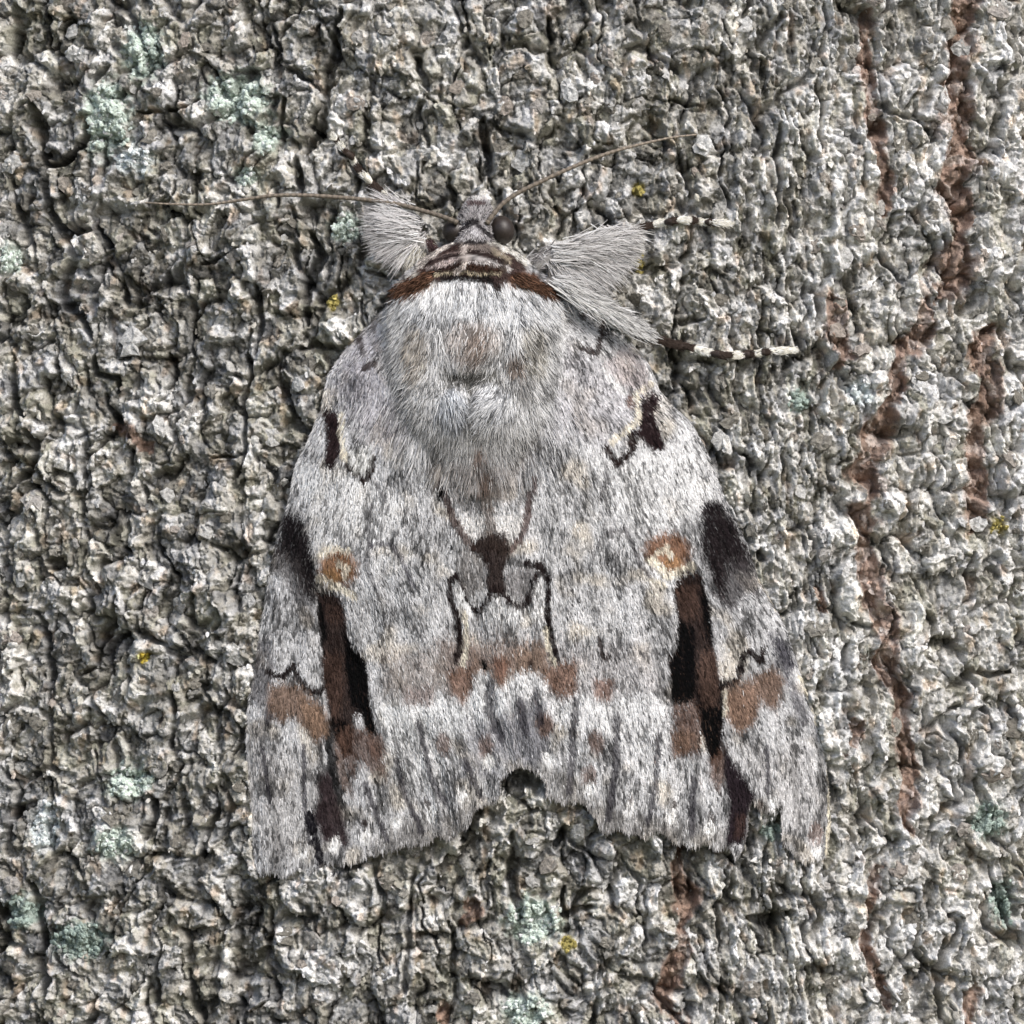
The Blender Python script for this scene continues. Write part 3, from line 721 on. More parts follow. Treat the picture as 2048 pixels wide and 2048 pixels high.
def bark_pigment(u, v, furrow, plate, ci2, ci3, ci4, str_):
    g = 0.25 + 0.10 * (plate - 0.5) + 0.19 * (ci2 - 0.45) + 0.13 * (ci3 - 0.45) + 0.05 * (ci4 - 0.5)
    g = g + 0.15 * fbm(u / 60, v / 75, 101, 3) + 0.055 * fbm(u / 6, v / 9, 102, 2)
    pale = sstep(0.62, 0.95, ci3) * 0.16 + sstep(0.80, 1.0, ci2) * 0.13
    crust = sstep(0.05, 0.5, fbm(u / 80, v / 110, 103, 3) + 0.55 * str_ - 0.02)
    g = g + pale + 0.15 * crust * (0.5 + ci4) + 0.06 * str_
    g = np.clip(g, 0.055, 0.78)
    # hue: olive, neutral, faint blue and faint brown pieces
    t = frac(ci2 * 7.3) * 0.55 + frac(ci3 * 3.7) * 0.45 + 0.25 * fbm(u / 120, v / 120, 104, 2)
    hue = np.stack([np.interp(t, [0.1, 0.35, 0.6, 0.85], [1.02, 1.04, 1.01, 0.99]),
                    np.interp(t, [0.1, 0.35, 0.6, 0.85], [1.0, 0.99, 1.0, 1.0]),
                    np.interp(t, [0.1, 0.35, 0.6, 0.85], [0.83, 0.87, 0.95, 1.01])], -1)
    pal = sstep(0.3, 0.6, g)[..., None]
    hue = hue * (1 - pal) + (0.35 * hue + 0.65) * pal
    col = g[..., None] * hue
    rust = sstep(0.35, 0.75, fbm(u / 34 + 5, v / 50, 105, 2))[..., None] * 0.55
    col = col * (1 - rust) + col * np.array([1.10, 0.88, 0.70]) * rust
    fb = (0.75 + 0.5 * (ci3 - 0.5) + 0.35 * fbm(u / 10, v / 22, 106, 2))[..., None]
    k = (furrow * (0.88 - 0.25 * (ci3 > 0.8)))[..., None]
    col = col * (1 - k) + np.array([0.33, 0.222, 0.170]) * fb * k
    for x, y, rx, ry, c, _ in LICHENS:
        m = np.nonzero((np.abs(u - x) < rx * 1.8 + 20) & (np.abs(v - y) < ry * 1.8 + 20))
        if not m[0].size:
            continue
        d = np.hypot((u[m] - x) / rx, (v[m] - y) / ry) + 0.45 * fbm(u[m] / 18, v[m] / 18, 107, 3)
        k = (1 - sstep(0.5, 1.35, d))[..., None] * 0.85
        col[m] = col[m] * (1 - k) + (np.array(LCOL[c]) * (0.65 + 0.6 * ci4[m])[..., None]) * k
    return col

# tensor grid: fine where the picture is, coarse round the back and along the rest of the trunk
FINE = 2.7
fine = np.arange(-70, 2119, FINE)
def grow(start, end, first):
    out = []; x = start; s = first
    while abs(x - start) < abs(end - start):
        x = x + s; s *= 1.22; out.append(x)
    out[-1] = end
    return np.array(out)
half = math.pi * R_TRUNK / P
us = np.concatenate([grow(fine[0], 1024 - half, -4)[::-1], fine, grow(fine[-1], 1024 + half, 4)])
vs = np.concatenate([grow(fine[0], 1024 - 1.9 / P, -4)[::-1], fine, grow(fine[-1], 1024 + (Z0 + 0.02) / P, 4)])
U, V = np.meshgrid(us, vs)
h, furrow, plate, ci2, ci3, ci4, str_ = bark_relief(U, V)
near = ((U > -200) & (U < 2250) & (V > -200) & (V < 2250))
BARK_COL = bark_pigment(U, V, furrow, plate, ci2, ci3, ci4, str_)
H_GRID = h
verts = world_pos(U, V, h).reshape(-1, 3)
ny, nx = U.shape
ii = np.arange(ny * nx).reshape(ny, nx)
quads = np.stack([ii[:-1, :-1], ii[1:, :-1], ii[1:, 1:], ii[:-1, 1:]], -1).reshape(-1, 4)
tree = empty("tree_trunk", (0, R_TRUNK, 0), "rough grey barked tree trunk that the moth clings to", "tree trunk")
bark = obj("bark", mesh_from("bark", verts, quads, colors=BARK_COL.reshape(-1, 3)), M_BARK, tree)

i0 = int(np.searchsorted(us, fine[0])); j0 = int(np.searchsorted(vs, fine[0]))
HF = H_GRID[j0:j0 + len(fine), i0:i0 + len(fine)]; CF = BARK_COL[j0:j0 + len(fine), i0:i0 + len(fine)]
def bark_at(px, py):
    i = np.clip(((np.asarray(px) - fine[0]) / FINE + 0.5).astype(int), 0, len(fine) - 1)
    j = np.clip(((np.asarray(py) - fine[0]) / FINE + 0.5).astype(int), 0, len(fine) - 1)
    return HF[j, i]
def bark_col_at(px, py):
    i = np.clip(((np.asarray(px) - fine[0]) / FINE + 0.5).astype(int), 0, len(fine) - 1)
    j = np.clip(((np.asarray(py) - fine[0]) / FINE + 0.5).astype(int), 0, len(fine) - 1)
    return CF[j, i]
def bark_top(px, py, r=12):
    """highest bark within r pixels"""
    s = np.full(np.shape(px), -1e9)
    for a in np.linspace(0, 6.283, 9)[:-1]:
        for q in (0, 0.5, 1):
            s = np.maximum(s, bark_at(np.asarray(px) + r * q * math.cos(a), np.asarray(py) + r * q * math.sin(a)))
    return s

# loose flakes and crumbs of bark lying on the relief
def flake_mesh(seed):
    rr = np.random.default_rng(seed)
    m = 11
    th = np.linspace(0, 2 * np.pi, m, endpoint=False) + rr.uniform(-0.15, 0.15, m)
    rad = 0.5 * (1 + rr.normal(0, 0.20, m)); asp = rr.uniform(0.62, 0.95)
    X = np.r_[0, 0.55 * rad * np.cos(th), rad * np.cos(th), 0.94 * rad * np.cos(th)] * asp
    Y = np.r_[0, 0.55 * rad * np.sin(th), rad * np.sin(th), 0.94 * rad * np.sin(th)]
    Zt = np.r_[0.10 + rr.normal(0, 0.03), 0.085 + rr.normal(0, 0.035, m), 0.02 + rr.normal(0, 0.03, m), np.full(m, -0.16)]
    b = np.arange(m); b2 = (b + 1) % m
    tris = np.stack([np.zeros(m, int), 1 + b, 1 + b2], -1)
    q = np.vstack([np.stack([1 + b, 1 + m + b, 1 + m + b2, 1 + b2], -1), np.stack([1 + m + b, 1 + 2 * m + b, 1 + 2 * m + b2, 1 + m + b2], -1)])
    return mesh_from("bark_flake", np.stack([X, Y, Zt], -1), q, tris, smooth=False)
def flake_mat():
    m = bpy.data.materials.new("bark_flake"); m.use_nodes = True
    nt = m.node_tree; b = nt.nodes["Principled BSDF"]; b.inputs["Roughness"].default_value = 0.9; b.inputs["Specular IOR Level"].default_value = 0.2
    oi = nt.nodes.new("ShaderNodeObjectInfo")
    ra = nt.nodes.new("ShaderNodeValToRGB"); e = ra.color_ramp.elements
    e[0].color = (0.15, 0.14, 0.12, 1); e[1].color = (0.55, 0.55, 0.54, 1)
    k = e.new(0.35); k.color = (0.24, 0.23, 0.205, 1)
    k = e.new(0.6); k.color = (0.30, 0.265, 0.235, 1)
    k = e.new(0.8); k.color = (0.36, 0.36, 0.35, 1)
    nt.links.new(oi.outputs["Random"], ra.inputs[0])
    ge = nt.nodes.new("ShaderNodeNewGeometry")
    no = nt.nodes.new("ShaderNodeTexNoise"); no.inputs["Scale"].default_value = 1 / (7 * P); no.inputs["Detail"].default_value = 5; no.inputs["Roughness"].default_value = 0.65
    nt.links.new(ge.outputs["Position"], no.inputs["Vector"])
    mr = nt.nodes.new("ShaderNodeMapRange"); mr.inputs[1].default_value = 0.3; mr.inputs[2].default_value = 0.7; mr.inputs[3].default_value = 0.45; mr.inputs[4].default_value = 1.55
    nt.links.new(no.outputs["Fac"], mr.inputs[0])
    mx = nt.nodes.new("ShaderNodeVectorMath"); mx.operation = 'SCALE'
    nt.links.new(ra.outputs[0], mx.inputs[0]); nt.links.new(mr.outputs[0], mx.inputs["Scale"]); nt.links.new(mx.outputs[0], b.inputs["Base Color"])
    bp = nt.nodes.new("ShaderNodeBump"); bp.inputs["Strength"].default_value = 0.9; bp.inputs["Distance"].default_value = 6 * P
    nt.links.new(no.outputs["Fac"], bp.inputs["Height"]); nt.links.new(bp.outputs[0], b.inputs["Normal"])
    return m
M_FLAKE = flake_mat()
from mathutils import Matrix
fr = np.random.default_rng(91)
FM = [flake_mesh(900 + k) for k in range(14)]
for me in FM:
    me.materials.append(M_FLAKE)
def clear_of_moth(x, y, pad):
    a = np.array([float(x)]); b = np.array([float(y)])
    if sdist(a, b, WING_L)[0] > -pad or sdist(a, b, WING_R)[0] > -pad:
        return False
    return not (640 < x < 1600 and 240 < y < 740 and (dist_line(a, b, [(660, 265), (850, 480), (1240, 470), (1460, 448)])[0][0] < pad + 40
                or dist_line(a, b, [(1110, 570), (1300, 680), (1590, 700)])[0][0] < pad + 14))
placed = []
tries = 0
while len(placed) < 280 and tries < 9000:
    tries += 1
    x, y = fr.uniform(-10, 2058, 2)
    s = fr.uniform(18, 44) * (1.25 if fr.random() < 0.2 else 1.0)
    if any((x - a) ** 2 + (y - b) ** 2 < (0.55 * (s + c)) ** 2 for a, b, c in placed):
        continue
    ring = bark_at(x + 0.4 * s * np.cos(np.arange(8) * 0.785), y + 0.4 * s * np.sin(np.arange(8) * 0.785))
    c0 = bark_at(np.array([x]), np.array([y]))[0]
    if c0 < ring.mean() - 3 or c0 < -6 or ring.min() < c0 - 30 or not clear_of_moth(x, y, s * 0.6):
        continue
    if any(abs(x - l[0]) < l[2] + s * 0.4 and abs(y - l[1]) < l[3] + s * 0.4 for l in LICHENS):
        continue
    placed.append((x, y, s))
    gx = (ring[0] - ring[4]) / (0.8 * s); gy = (ring[2] - ring[6]) / (0.8 * s)
    # local frame: x along the skin, y down the trunk, z out of the bark
    n_ = Vector((-gx * 0.8 + fr.normal(0, 0.10), -gy * 0.8 - abs(fr.normal(0.05, 0.12)), 1)).normalized()
    th = (x - 1024) * P / R_TRUNK
    ex = Vector((math.cos(th), math.sin(th), 0)); ey = Vector((0, 0, -1)); ez = Vector((math.sin(th), -math.cos(th), 0))
    nz = (ex * n_.x + ey * n_.y + ez * n_.z).normalized()
    rot = Vector((0, 0, 1)).rotation_difference(nz).to_matrix().to_4x4() @ Matrix.Rotation(fr.uniform(0, 6.28), 4, 'Z')
    o = bpy.data.objects.new("bark_flake", FM[len(placed) % len(FM)])
    COL.objects.link(o)
    pos = world_pos(np.array(x), np.array(y), np.array(max(c0, ring.mean()) + 0.04 * s))
    o.parent = tree; o.matrix_parent_inverse = tree.matrix_world.inverted()
    o.matrix_basis = Matrix.Translation(Vector(pos)) @ rot @ Matrix.Diagonal((s * P, s * P, s * P * fr.uniform(0.7, 1.3), 1))

def crumbs(n):
    rr = np.random.default_rng(95)
    x = rr.uniform(-30, 2078, n); y = rr.uniform(-30, 2078, n)
    m = ~(inside(x, y, WING_L) | inside(x, y, WING_R)); x, y = x[m], y[m]; n = len(x)
    s = rr.uniform(2.6, 6.5, n) * np.where(rr.random(n) < 0.12, 1.5, 1)
    K = 6
    th = np.linspace(0, 2 * np.pi, K, endpoint=False)[None, :] + rr.uniform(0, 6.28, (n, 1))
    rad = s[:, None] * (1 + rr.normal(0, 0.28, (n, K)))
    asp = rr.uniform(0.45, 0.9, n)[:, None]
    X = x[:, None] + rad * np.cos(th) * asp; Y = y[:, None] + rad * np.sin(th)
    hc = bark_at(x, y)
    tx = rr.normal(0, 0.32, n)[:, None]; ty = rr.normal(-0.1, 0.32, n)[:, None]
    H_ = hc[:, None] + (X - x[:, None]) * tx + (Y - y[:, None]) * ty + rr.normal(0.6, 0.5, (n, K))
    top = world_pos(x, y, hc + 0.35 * s)[:, None, :]
    rim = world_pos(X, Y, H_); low = world_pos(X, Y, H_ - 0.7 * s[:, None])
    v = np.concatenate([top, rim, low], 1).reshape(-1, 3)
    b = np.arange(K); b2 = (b + 1) % K
    base = (np.arange(n) * (2 * K + 1))[:, None, None]
    tr = (np.stack([np.zeros(K, int), 1 + b2, 1 + b], -1)[None] + base).reshape(-1, 3)
    qd = (np.stack([1 + b, 1 + b2, 1 + K + b2, 1 + K + b], -1)[None] + base).reshape(-1, 4)
    c = bark_col_at(x, y) * np.exp(rr.normal(0.05, 0.24, n))[:, None]
    w = rr.random(n) < 0.10
    c[w] = 0.4 * c[w] + 0.36
    return mesh_from("bark_crumbs", v, qd, tr, np.repeat(np.clip(c, 0.03, 0.78), 2 * K + 1, 0), smooth=False)
obj("bark_crumbs", crumbs(12000), M_BARK, tree, kind="stuff")

# ground far below the picture
def ground_mat():
    m = bpy.data.materials.new("forest_floor"); m.use_nodes = True
    nt = m.node_tree; b = nt.nodes["Principled BSDF"]; b.inputs["Roughness"].default_value = 0.95
    n = nt.nodes.new("ShaderNodeTexNoise"); n.inputs["Scale"].default_value = 6; n.inputs["Detail"].default_value = 8
    r = nt.nodes.new("ShaderNodeValToRGB")
    r.color_ramp.elements[0].color = (0.05, 0.045, 0.025, 1); r.color_ramp.elements[1].color = (0.12, 0.13, 0.06, 1)
    nt.links.new(n.outputs["Fac"], r.inputs[0]); nt.links.new(r.outputs[0], b.inputs["Base Color"])
    return m
G = 600
obj("ground", mesh_from("ground", [(-G, -G, 0), (G, -G, 0), (G, G, 0), (-G, G, 0)], [(0, 1, 2, 3)]), ground_mat(), kind="structure")

# ------------------------------------------------------------------ strands, scales, tubes
def strands(px, py, h, dirx, diry, length, width, lift, col, bend=0.0, tipdark=1.0, segs=3):
    """tapering ribbons that start on a surface and lie back over it; everything in bark pixels"""
    n = len(px)
    t = np.linspace(0, 1, segs + 1)
    vs_, cs_ = [], []
    nxp, nyp = -diry, dirx
    for k in t:
        cx = px + dirx * length * k + nxp * bend * length * k * k
        cy = py + diry * length * k + nyp * bend * length * k * k
        hh = h + lift * np.sin(np.pi * 0.62 * k) * 1.15
        w = width * 0.5 * (1 - 0.85 * k ** 1.5)
        vs_.append(world_pos(cx - nxp * w, cy - nyp * w, hh)); vs_.append(world_pos(cx + nxp * w, cy + nyp * w, hh))
        c = col * (1 - (1 - tipdark) * k)
        cs_.append(c); cs_.append(c)
    k2 = 2 * (segs + 1)
    verts = np.stack(vs_, 1).reshape(-1, 3); cols = np.stack(cs_, 1).reshape(-1, 3)
    base = (np.arange(n) * k2)[:, None]
    q = []
    for k in range(segs):
        q.append(base + np.array([[2 * k, 2 * k + 1, 2 * k + 3, 2 * k + 2]]))
    return verts, np.concatenate(q, 0), cols

def merge(parts):
    v, q, c, off = [], [], [], 0
    for a, b, d in parts:
        v.append(a); q.append(b + off); c.append(d); off += len(a)
    return np.concatenate(v), np.concatenate(q), np.concatenate(c)

def tube(path, radii, colors, around=12, flat=1.0):
    """tapering tube through bark-pixel points (px, py, h); closed ends"""
    p = world_pos(*[np.asarray(a, float) for a in zip(*path)])
    n = len(p); r = np.asarray(radii, float) * P
    tang = np.gradient(p, axis=0); tang /= np.linalg.norm(tang, axis=1)[:, None]
    out = np.array([0, -1.0, 0])
    side = np.cross(tang, out); side /= np.linalg.norm(side, axis=1)[:, None] + 1e-12
    up = np.cross(side, tang)
    a = np.linspace(0, 2 * np.pi, around, endpoint=False)
    ring = p[:, None, :] + r[:, None, None] * (np.cos(a)[None, :, None] * side[:, None, :] + flat * np.sin(a)[None, :, None] * up[:, None, :])
    verts = ring.reshape(-1, 3); cols = np.repeat(np.asarray(colors, float), around, 0)
    i = np.arange(n - 1)[:, None] * around; j = np.arange(around)[None, :]; j2 = (j + 1) % around
    quads = np.stack([i + j, i + around + j, i + around + j2, i + j2], -1).reshape(-1, 4)
    verts = np.vstack([verts, p[:1], p[-1:]]); cols = np.vstack([cols, cols[:1], cols[-1:]])
    m = n * around
    tris = [(m, k, (k + 1) % around) for k in range(around)] + [(m + 1, (n - 1) * around + (k + 1) % around, (n - 1) * around + k) for k in range(around)]
    return verts, quads, tris, cols

def resample(pts, step=5.0):
    p = np.asarray(pts, float)
    # Catmull-Rom through the points
    q = np.vstack([2 * p[0] - p[1], p, 2 * p[-1] - p[-2]])
    out = []
    for i in range(len(p) - 1):
        a, b, c, d = q[i:i + 4]
        n = max(2, int(np.hypot(*(c - b)[:2]) / step))
        t = np.linspace(0, 1, n, endpoint=False)[:, None]
        out.append(0.5 * (2 * b + (c - a) * t + (2 * a - 5 * b + 4 * c - d) * t * t + (3 * b - a - 3 * c + d) * t ** 3))
    out.append(p[-1:])
    return np.concatenate(out)

# ------------------------------------------------------------------ the moth
moth = empty("moth", tuple(world_pos(np.array(1000.0), np.array(1100.0), np.array(0.0))),
             "grey moth with black and brown wing bands resting head up on the bark", "moth")

def jitter_cols(c, n, lo=0.6, hi=1.45, seed=0, white=0.12, dark=0.12):
    r = np.random.default_rng(500 + seed)
    k = np.exp(r.normal(0, 0.22, n))[:, None]
    c = c * np.clip(k, lo, hi)
    w = r.random(n)
    lum = c.mean(1)
    wm = (w < white) & (lum > 0.22)
    c[wm] = c[wm] * 0.35 + 0.75 * 0.65
    dm = (w > 1 - dark)
    c[dm] = c[dm] * 0.25
    return np.clip(c, 0.003, 0.88)

def build_wing(side, poly):
    q = np.asarray(poly); st = 2.4
    xs = np.arange(q[:, 0].min() - st, q[:, 0].max() + st, st); ys = np.arange(q[:, 1].min() - st, q[:, 1].max() + st, st)
    X, Y = np.meshgrid(xs, ys)
    cx = X[:-1, :-1] + st / 2; cy = Y[:-1, :-1] + st / 2
    keep = inside(cx, cy, poly)
    idx = np.arange(X.size).reshape(X.shape)
    qd = np.stack([idx[:-1, :-1], idx[1:, :-1], idx[1:, 1:], idx[:-1, 1:]], -1)[keep]
    used, inv = np.unique(qd, return_inverse=True)
    qd = inv.reshape(-1, 4)
    x = X.ravel()[used].copy(); y = Y.ravel()[used].copy()
    ed = np.concatenate([qd[:, [0, 1]], qd[:, [1, 2]], qd[:, [2, 3]], qd[:, [3, 0]]])
    key = np.sort(ed, 1); key = key[:, 0].astype(np.int64) * len(x) + key[:, 1]
    u_, first, cnt = np.unique(key, return_index=True, return_counts=True)
    bed = ed[first[cnt == 1]]
    bv = np.unique(bed)
    bx, by = nearest_on(x[bv], y[bv], poly)
    x[bv], y[bv] = bx, by
    hh = wing_height(x, y, side)
    n = len(x)
    col = paint(x, y, 1.0, side, seed=1 if side == 'L' else 2)
    r = np.random.default_rng(11)
    col = col * np.clip(np.exp(r.normal(0, 0.26, n)), 0.5, 1.6)[:, None]
    # membrane with a rim and an underside of its own
    low = world_pos(x, y, hh - 5.0)
    verts = np.vstack([world_pos(x, y, hh), low])
    rim = np.stack([bed[:, 1], bed[:, 0], bed[:, 0] + n, bed[:, 1] + n], -1)
    quads = np.vstack([qd, rim])
    low_used = np.unique(rim)
    remap = -np.ones(2 * n, np.int64); allu = np.unique(quads); remap[allu] = np.arange(len(allu))
    me = mesh_from("forewing", verts[allu], remap[quads], colors=np.vstack([col, col * 0.6])[allu])
    w = obj("forewing", me, M_WING, moth)
    # scales
    cand = 150000
    r = np.random.default_rng(21 if side == 'L' else 22)
    sx = r.uniform(q[:, 0].min(), q[:, 0].max(), cand); sy = r.uniform(q[:, 1].min(), q[:, 1].max(), cand)
    m = inside(sx, sy, poly); sx, sy = sx[m][:30000], sy[m][:30000]
    fx, fy = wing_flow(sx, sy, side)
    an = r.normal(0, 0.17, len(sx)); ca, sa = np.cos(an), np.sin(an)
    dx, dy = fx * ca - fy * sa, fx * sa + fy * ca
    ln = r.uniform(6, 14, len(sx)); wd = r.uniform(1.4, 2.6, len(sx))
    cc = jitter_cols(paint(sx + fx * 3, sy + fy * 3, 0.45, side, seed=5 if side == 'L' else 6), len(sx), seed=3, white=0.07, dark=0.07)
    parts = [strands(sx, sy, wing_height(sx, sy, side) + 0.4, dx, dy, ln, wd, r.uniform(0.3, 1.5, len(sx)), cc, segs=2)]
    # fringe along the outer margin
    pq = np.vstack([q, q[:1]])
    seg = np.hypot(*(pq[1:] - pq[:-1]).T); cum = np.r_[0, np.cumsum(seg)]
    ss = r.uniform(0, cum[-1], 6500)
    fxp = np.interp(ss, cum, pq[:, 0]); fyp = np.interp(ss, cum, pq[:, 1])
    m = (fyp > 1525)
    fxp, fyp = fxp[m], fyp[m]
    gx, gy = wing_flow(fxp, fyp, side)
    an = r.normal(0, 0.35, len(fxp)); dx = gx * np.cos(an) - gy * np.sin(an); dy = gx * np.sin(an) + gy * np.cos(an)
    fc = jitter_cols(paint(fxp, fyp - 6, 0.6, side, seed=9) * 0.6 + np.array([0.20, 0.185, 0.17]) * 0.4, len(fxp), seed=4, white=0.08)
    parts.append(strands(fxp - dx * 5, fyp - dy * 5, wing_height(fxp, fyp - 6, side), dx, dy, r.uniform(6, 12, len(fxp)), r.uniform(1.2, 2.2, len(fxp)), r.uniform(-5, 2, len(fxp)), fc, segs=2))
    m = r.random(len(ss)) < 0.55
    sx2 = np.interp(ss[m], cum, pq[:, 0]); sy2 = np.interp(ss[m], cum, pq[:, 1])
    k = (sy2 < 1525) & (np.abs(sx2 - x_mid(sy2)) > 60)
    sx2, sy2 = sx2[k], sy2[k]
    gx, gy = wing_flow(sx2, sy2, side); sg = -1.0 if side == 'L' else 1.0
    dx = gx + sg * r.uniform(0.0, 0.7, len(sx2)); dy = gy; nn = np.hypot(dx, dy)
    fc = jitter_cols(paint(sx2 - sg * 5, sy2, 0.6, side, seed=12), len(sx2), seed=6)
    parts.append(strands(sx2 - sg * 4, sy2, wing_height(sx2 - sg * 4, sy2, side), dx / nn, dy / nn, r.uniform(7, 14, len(sx2)), r.uniform(1.4, 2.6, len(sx2)), r.uniform(-4, 1, len(sx2)), fc, segs=2))
    v, qq, c = merge(parts)
    obj("wing_scales", mesh_from("wing_scales", v, qq, colors=c), M_SCALE, w, kind="stuff")
    return w

wing_left = build_wing('L', WING_L)
wing_right = build_wing('R', WING_R)

# body: one continuous skin from the head's tuft to the tail
ST = np.array([  # py, centre x, half width, top height, under height
    (398, 956, 3, 62, 58), (402, 956, 13, 74, 46), (414, 956, 24, 82, 34), (440, 953, 33, 92, 24), (470, 951, 40, 98, 18), (487, 950, 46, 100, 16),
    (500, 949, 76, 102, 14), (525, 948, 114, 106, 12), (548, 948, 138, 106, 10), (575, 952, 160, 106, 8), (600, 953, 168, 109, 8), (680, 951, 164, 116, 8),
    (760, 950, 158, 115, 10), (820, 951, 146, 111, 12), (870, 957, 118, 104, 16), (950, 968, 66, 94, 20), (1100, 986, 48, 70, 16),
    (1300, 1000, 40, 48, 10), (1480, 1026, 24, 34, 10), (1522, 1034, 4, 26, 20)], float)
BUMPS = [(928, 746, 24, 16, -9), (907, 806, 30, 32, 17), (983, 806, 40, 36, 18), (950, 690, 46, 36, 10), (858, 690, 30, 110, 8), (1046, 690, 32, 110, 8), (900, 690, 12, 120, -6), (1010, 690, 12, 120, -6),
         (948, 530, 60, 18, 8), (948, 800, 9, 40, -12)]
def st_interp(y):
    return [np.interp(y, ST[:, 0], ST[:, k]) for k in range(1, 5)]
def body_bump(px, py):
    b = 0
    for x, y, rx, ry, a in BUMPS:
        b = b + a * np.exp(-((px - x) / rx) ** 2 - ((py - y) / ry) ** 2)
    return b
def body_height(px, py):
    cx, hw, top, und = st_interp(py)
    e = np.clip(1 - np.abs((px - cx) / hw) ** 2.3, 0, 1) ** (1 / 2.0)
    mid_h = und + (top - und) * 0.30
    return mid_h + (top - mid_h) * e + body_bump(px, py) * e
ny_, na_ = 330, 72
yy = np.concatenate([np.linspace(398, 900, 240), np.linspace(905, 1522, 60)])
an = np.linspace(0, 2 * np.pi, na_, endpoint=False)
YY, AA = np.meshgrid(yy, an, indexing='ij')
cx, hw, top, und = st_interp(YY)
co, si = np.cos(AA), np.sin(AA)
XX = cx + hw * np.sign(co) * np.abs(co) ** 0.9
midh = und + (top - und) * 0.30
HH = np.where(si >= 0, body_height(XX, YY), midh + (midh - und) * si)
bc = paint(XX.ravel(), YY.ravel(), 0.5, None, seed=31)
bv = world_pos(XX, YY, HH).reshape(-1, 3)
nA = len(yy)
i = np.arange(nA - 1)[:, None] * na_; j = np.arange(na_)[None, :]; j2 = (j + 1) % na_
bq = np.stack([i + j, i + j2, i + na_ + j2, i + na_ + j], -1).reshape(-1, 4)
bv = np.vstack([bv, bv[:na_].mean(0), bv[-na_:].mean(0)]); bc = np.vstack([bc, bc[:1], bc[-1:]])
mtop = nA * na_
bt = [(mtop, (k + 1) % na_, k) for k in range(na_)] + [(mtop + 1, (nA - 1) * na_ + k, (nA - 1) * na_ + (k + 1) % na_) for k in range(na_)]
body = obj("body", mesh_from("body", bv, bq, bt, bc * 0.55), M_FUR, moth)

# fur on head, collar and thorax
r = np.random.default_rng(41)
fp = []
def body_fur(n, y0, y1, lo, hi, wlo, whi, lift, flow, jit, spread, keep=None, seed=0, white=0.12, dark=0.14, inset=0.97):
    y = r.uniform(y0, y1, n); cx, hw, _, _ = st_interp(y)
    x = cx + hw * inset * np.sin(r.uniform(-np.pi / 2, np.pi / 2, n) * 0.98)
    if keep is not None:
        m = keep(x, y); x, y = x[m], y[m]
    n = len(x)
    dx, dy = flow(x, y)
    a = r.normal(0, spread, n); dx, dy = dx * np.cos(a) - dy * np.sin(a), dx * np.sin(a) + dy * np.cos(a)
    nn = np.hypot(dx, dy) + 1e-9
    c = paint(x, y, jit, None, seed=50 + seed)
    if y0 > 560:
        c = c * np.clip(1.25 + 0.75 * noise(x / 5.5, y / 50, 132) + 0.5 * noise(x / 16, y / 60, 133), 0.3, 1.7)[:, None]
    c = jitter_cols(c, n, seed=60 + seed, white=white, dark=dark)
    fp.append(strands(x, y, body_height(x, y) - 1.0, dx / nn, dy / nn, r.uniform(lo, hi, n), r.uniform(wlo, whi, n), lift * r.uniform(0.4, 1.2, n), c,
                      bend=r.normal(0, 0.12, n)))
def flow_thorax(x, y):
    cx = np.interp(y, ST[:, 0], ST[:, 1])
    dx = (x - cx) / 420.0 + 0.22 * noise(x / 30, y / 60, 131); dy = np.ones_like(x)
    # the crest's hair runs together towards the pit
    w = np.exp(-((x - 946) / 55) ** 2 - ((y - 690) / 55) ** 2)
    tx, ty = 926 - x, 752 - y; tn = np.hypot(tx, ty) + 1e-6
    dx = dx * (1 - w) + w * tx / tn; dy = dy * (1 - w) + w * np.maximum(ty / tn, 0.2)
    # tufts curl towards the midline
    w2 = np.exp(-((x - 985) / 42) ** 2 - ((y - 805) / 42) ** 2)
    dx = dx * (1 - w2) + w2 * -0.75; dy = dy * (1 - w2) + w2 * 0.6
    w3 = np.exp(-((x - 906) / 30) ** 2 - ((y - 805) / 36) ** 2)
    dx = dx * (1 - w3) + w3 * 0.35; dy = dy * (1 - w3) + w3 * 0.9
    return dx, dy
def flow_head(x, y):
    cx = np.interp(y, ST[:, 0], ST[:, 1])
    return (x - cx) / 60.0, np.where(y < 452, -1.0, 0.8)
def flow_collar(x, y):
    return (x - 950) / 120.0, np.ones_like(x)
not_pit = lambda x, y: np.hypot((x - 930) / 26, (y - 734) / 16) > 1
body_fur(24000, 574, 860, 18, 38, 1.2, 2.2, 5, flow_thorax, 0.5, 0.20, seed=1, white=0.14, dark=0.20)
body_fur(8000, 566, 640, 12, 24, 1.2, 2.0, 4, flow_thorax, 0.4, 0.18, seed=2, white=0.25)
body_fur(4500, 742, 800, 12, 24, 1.2, 2.0, 5, flow_thorax, 0.4, 0.25, keep=lambda x, y: np.abs(x - 946) < 95, seed=7, white=0.12, dark=0.22)
body_fur(11000, 484, 584, 5, 9, 1.1, 1.9, 2, flow_collar, 0.15, 0.30, seed=3, white=0.03, dark=0.08)
body_fur(4200, 401, 490, 4.5, 9, 1.2, 2.0, 2, flow_head, 0.15, 0.40, seed=4, white=0.12, dark=0.16)
body_fur(2500, 830, 905, 24, 50, 1.4, 2.4, 3, flow_thorax, 0.8, 0.16, seed=5)
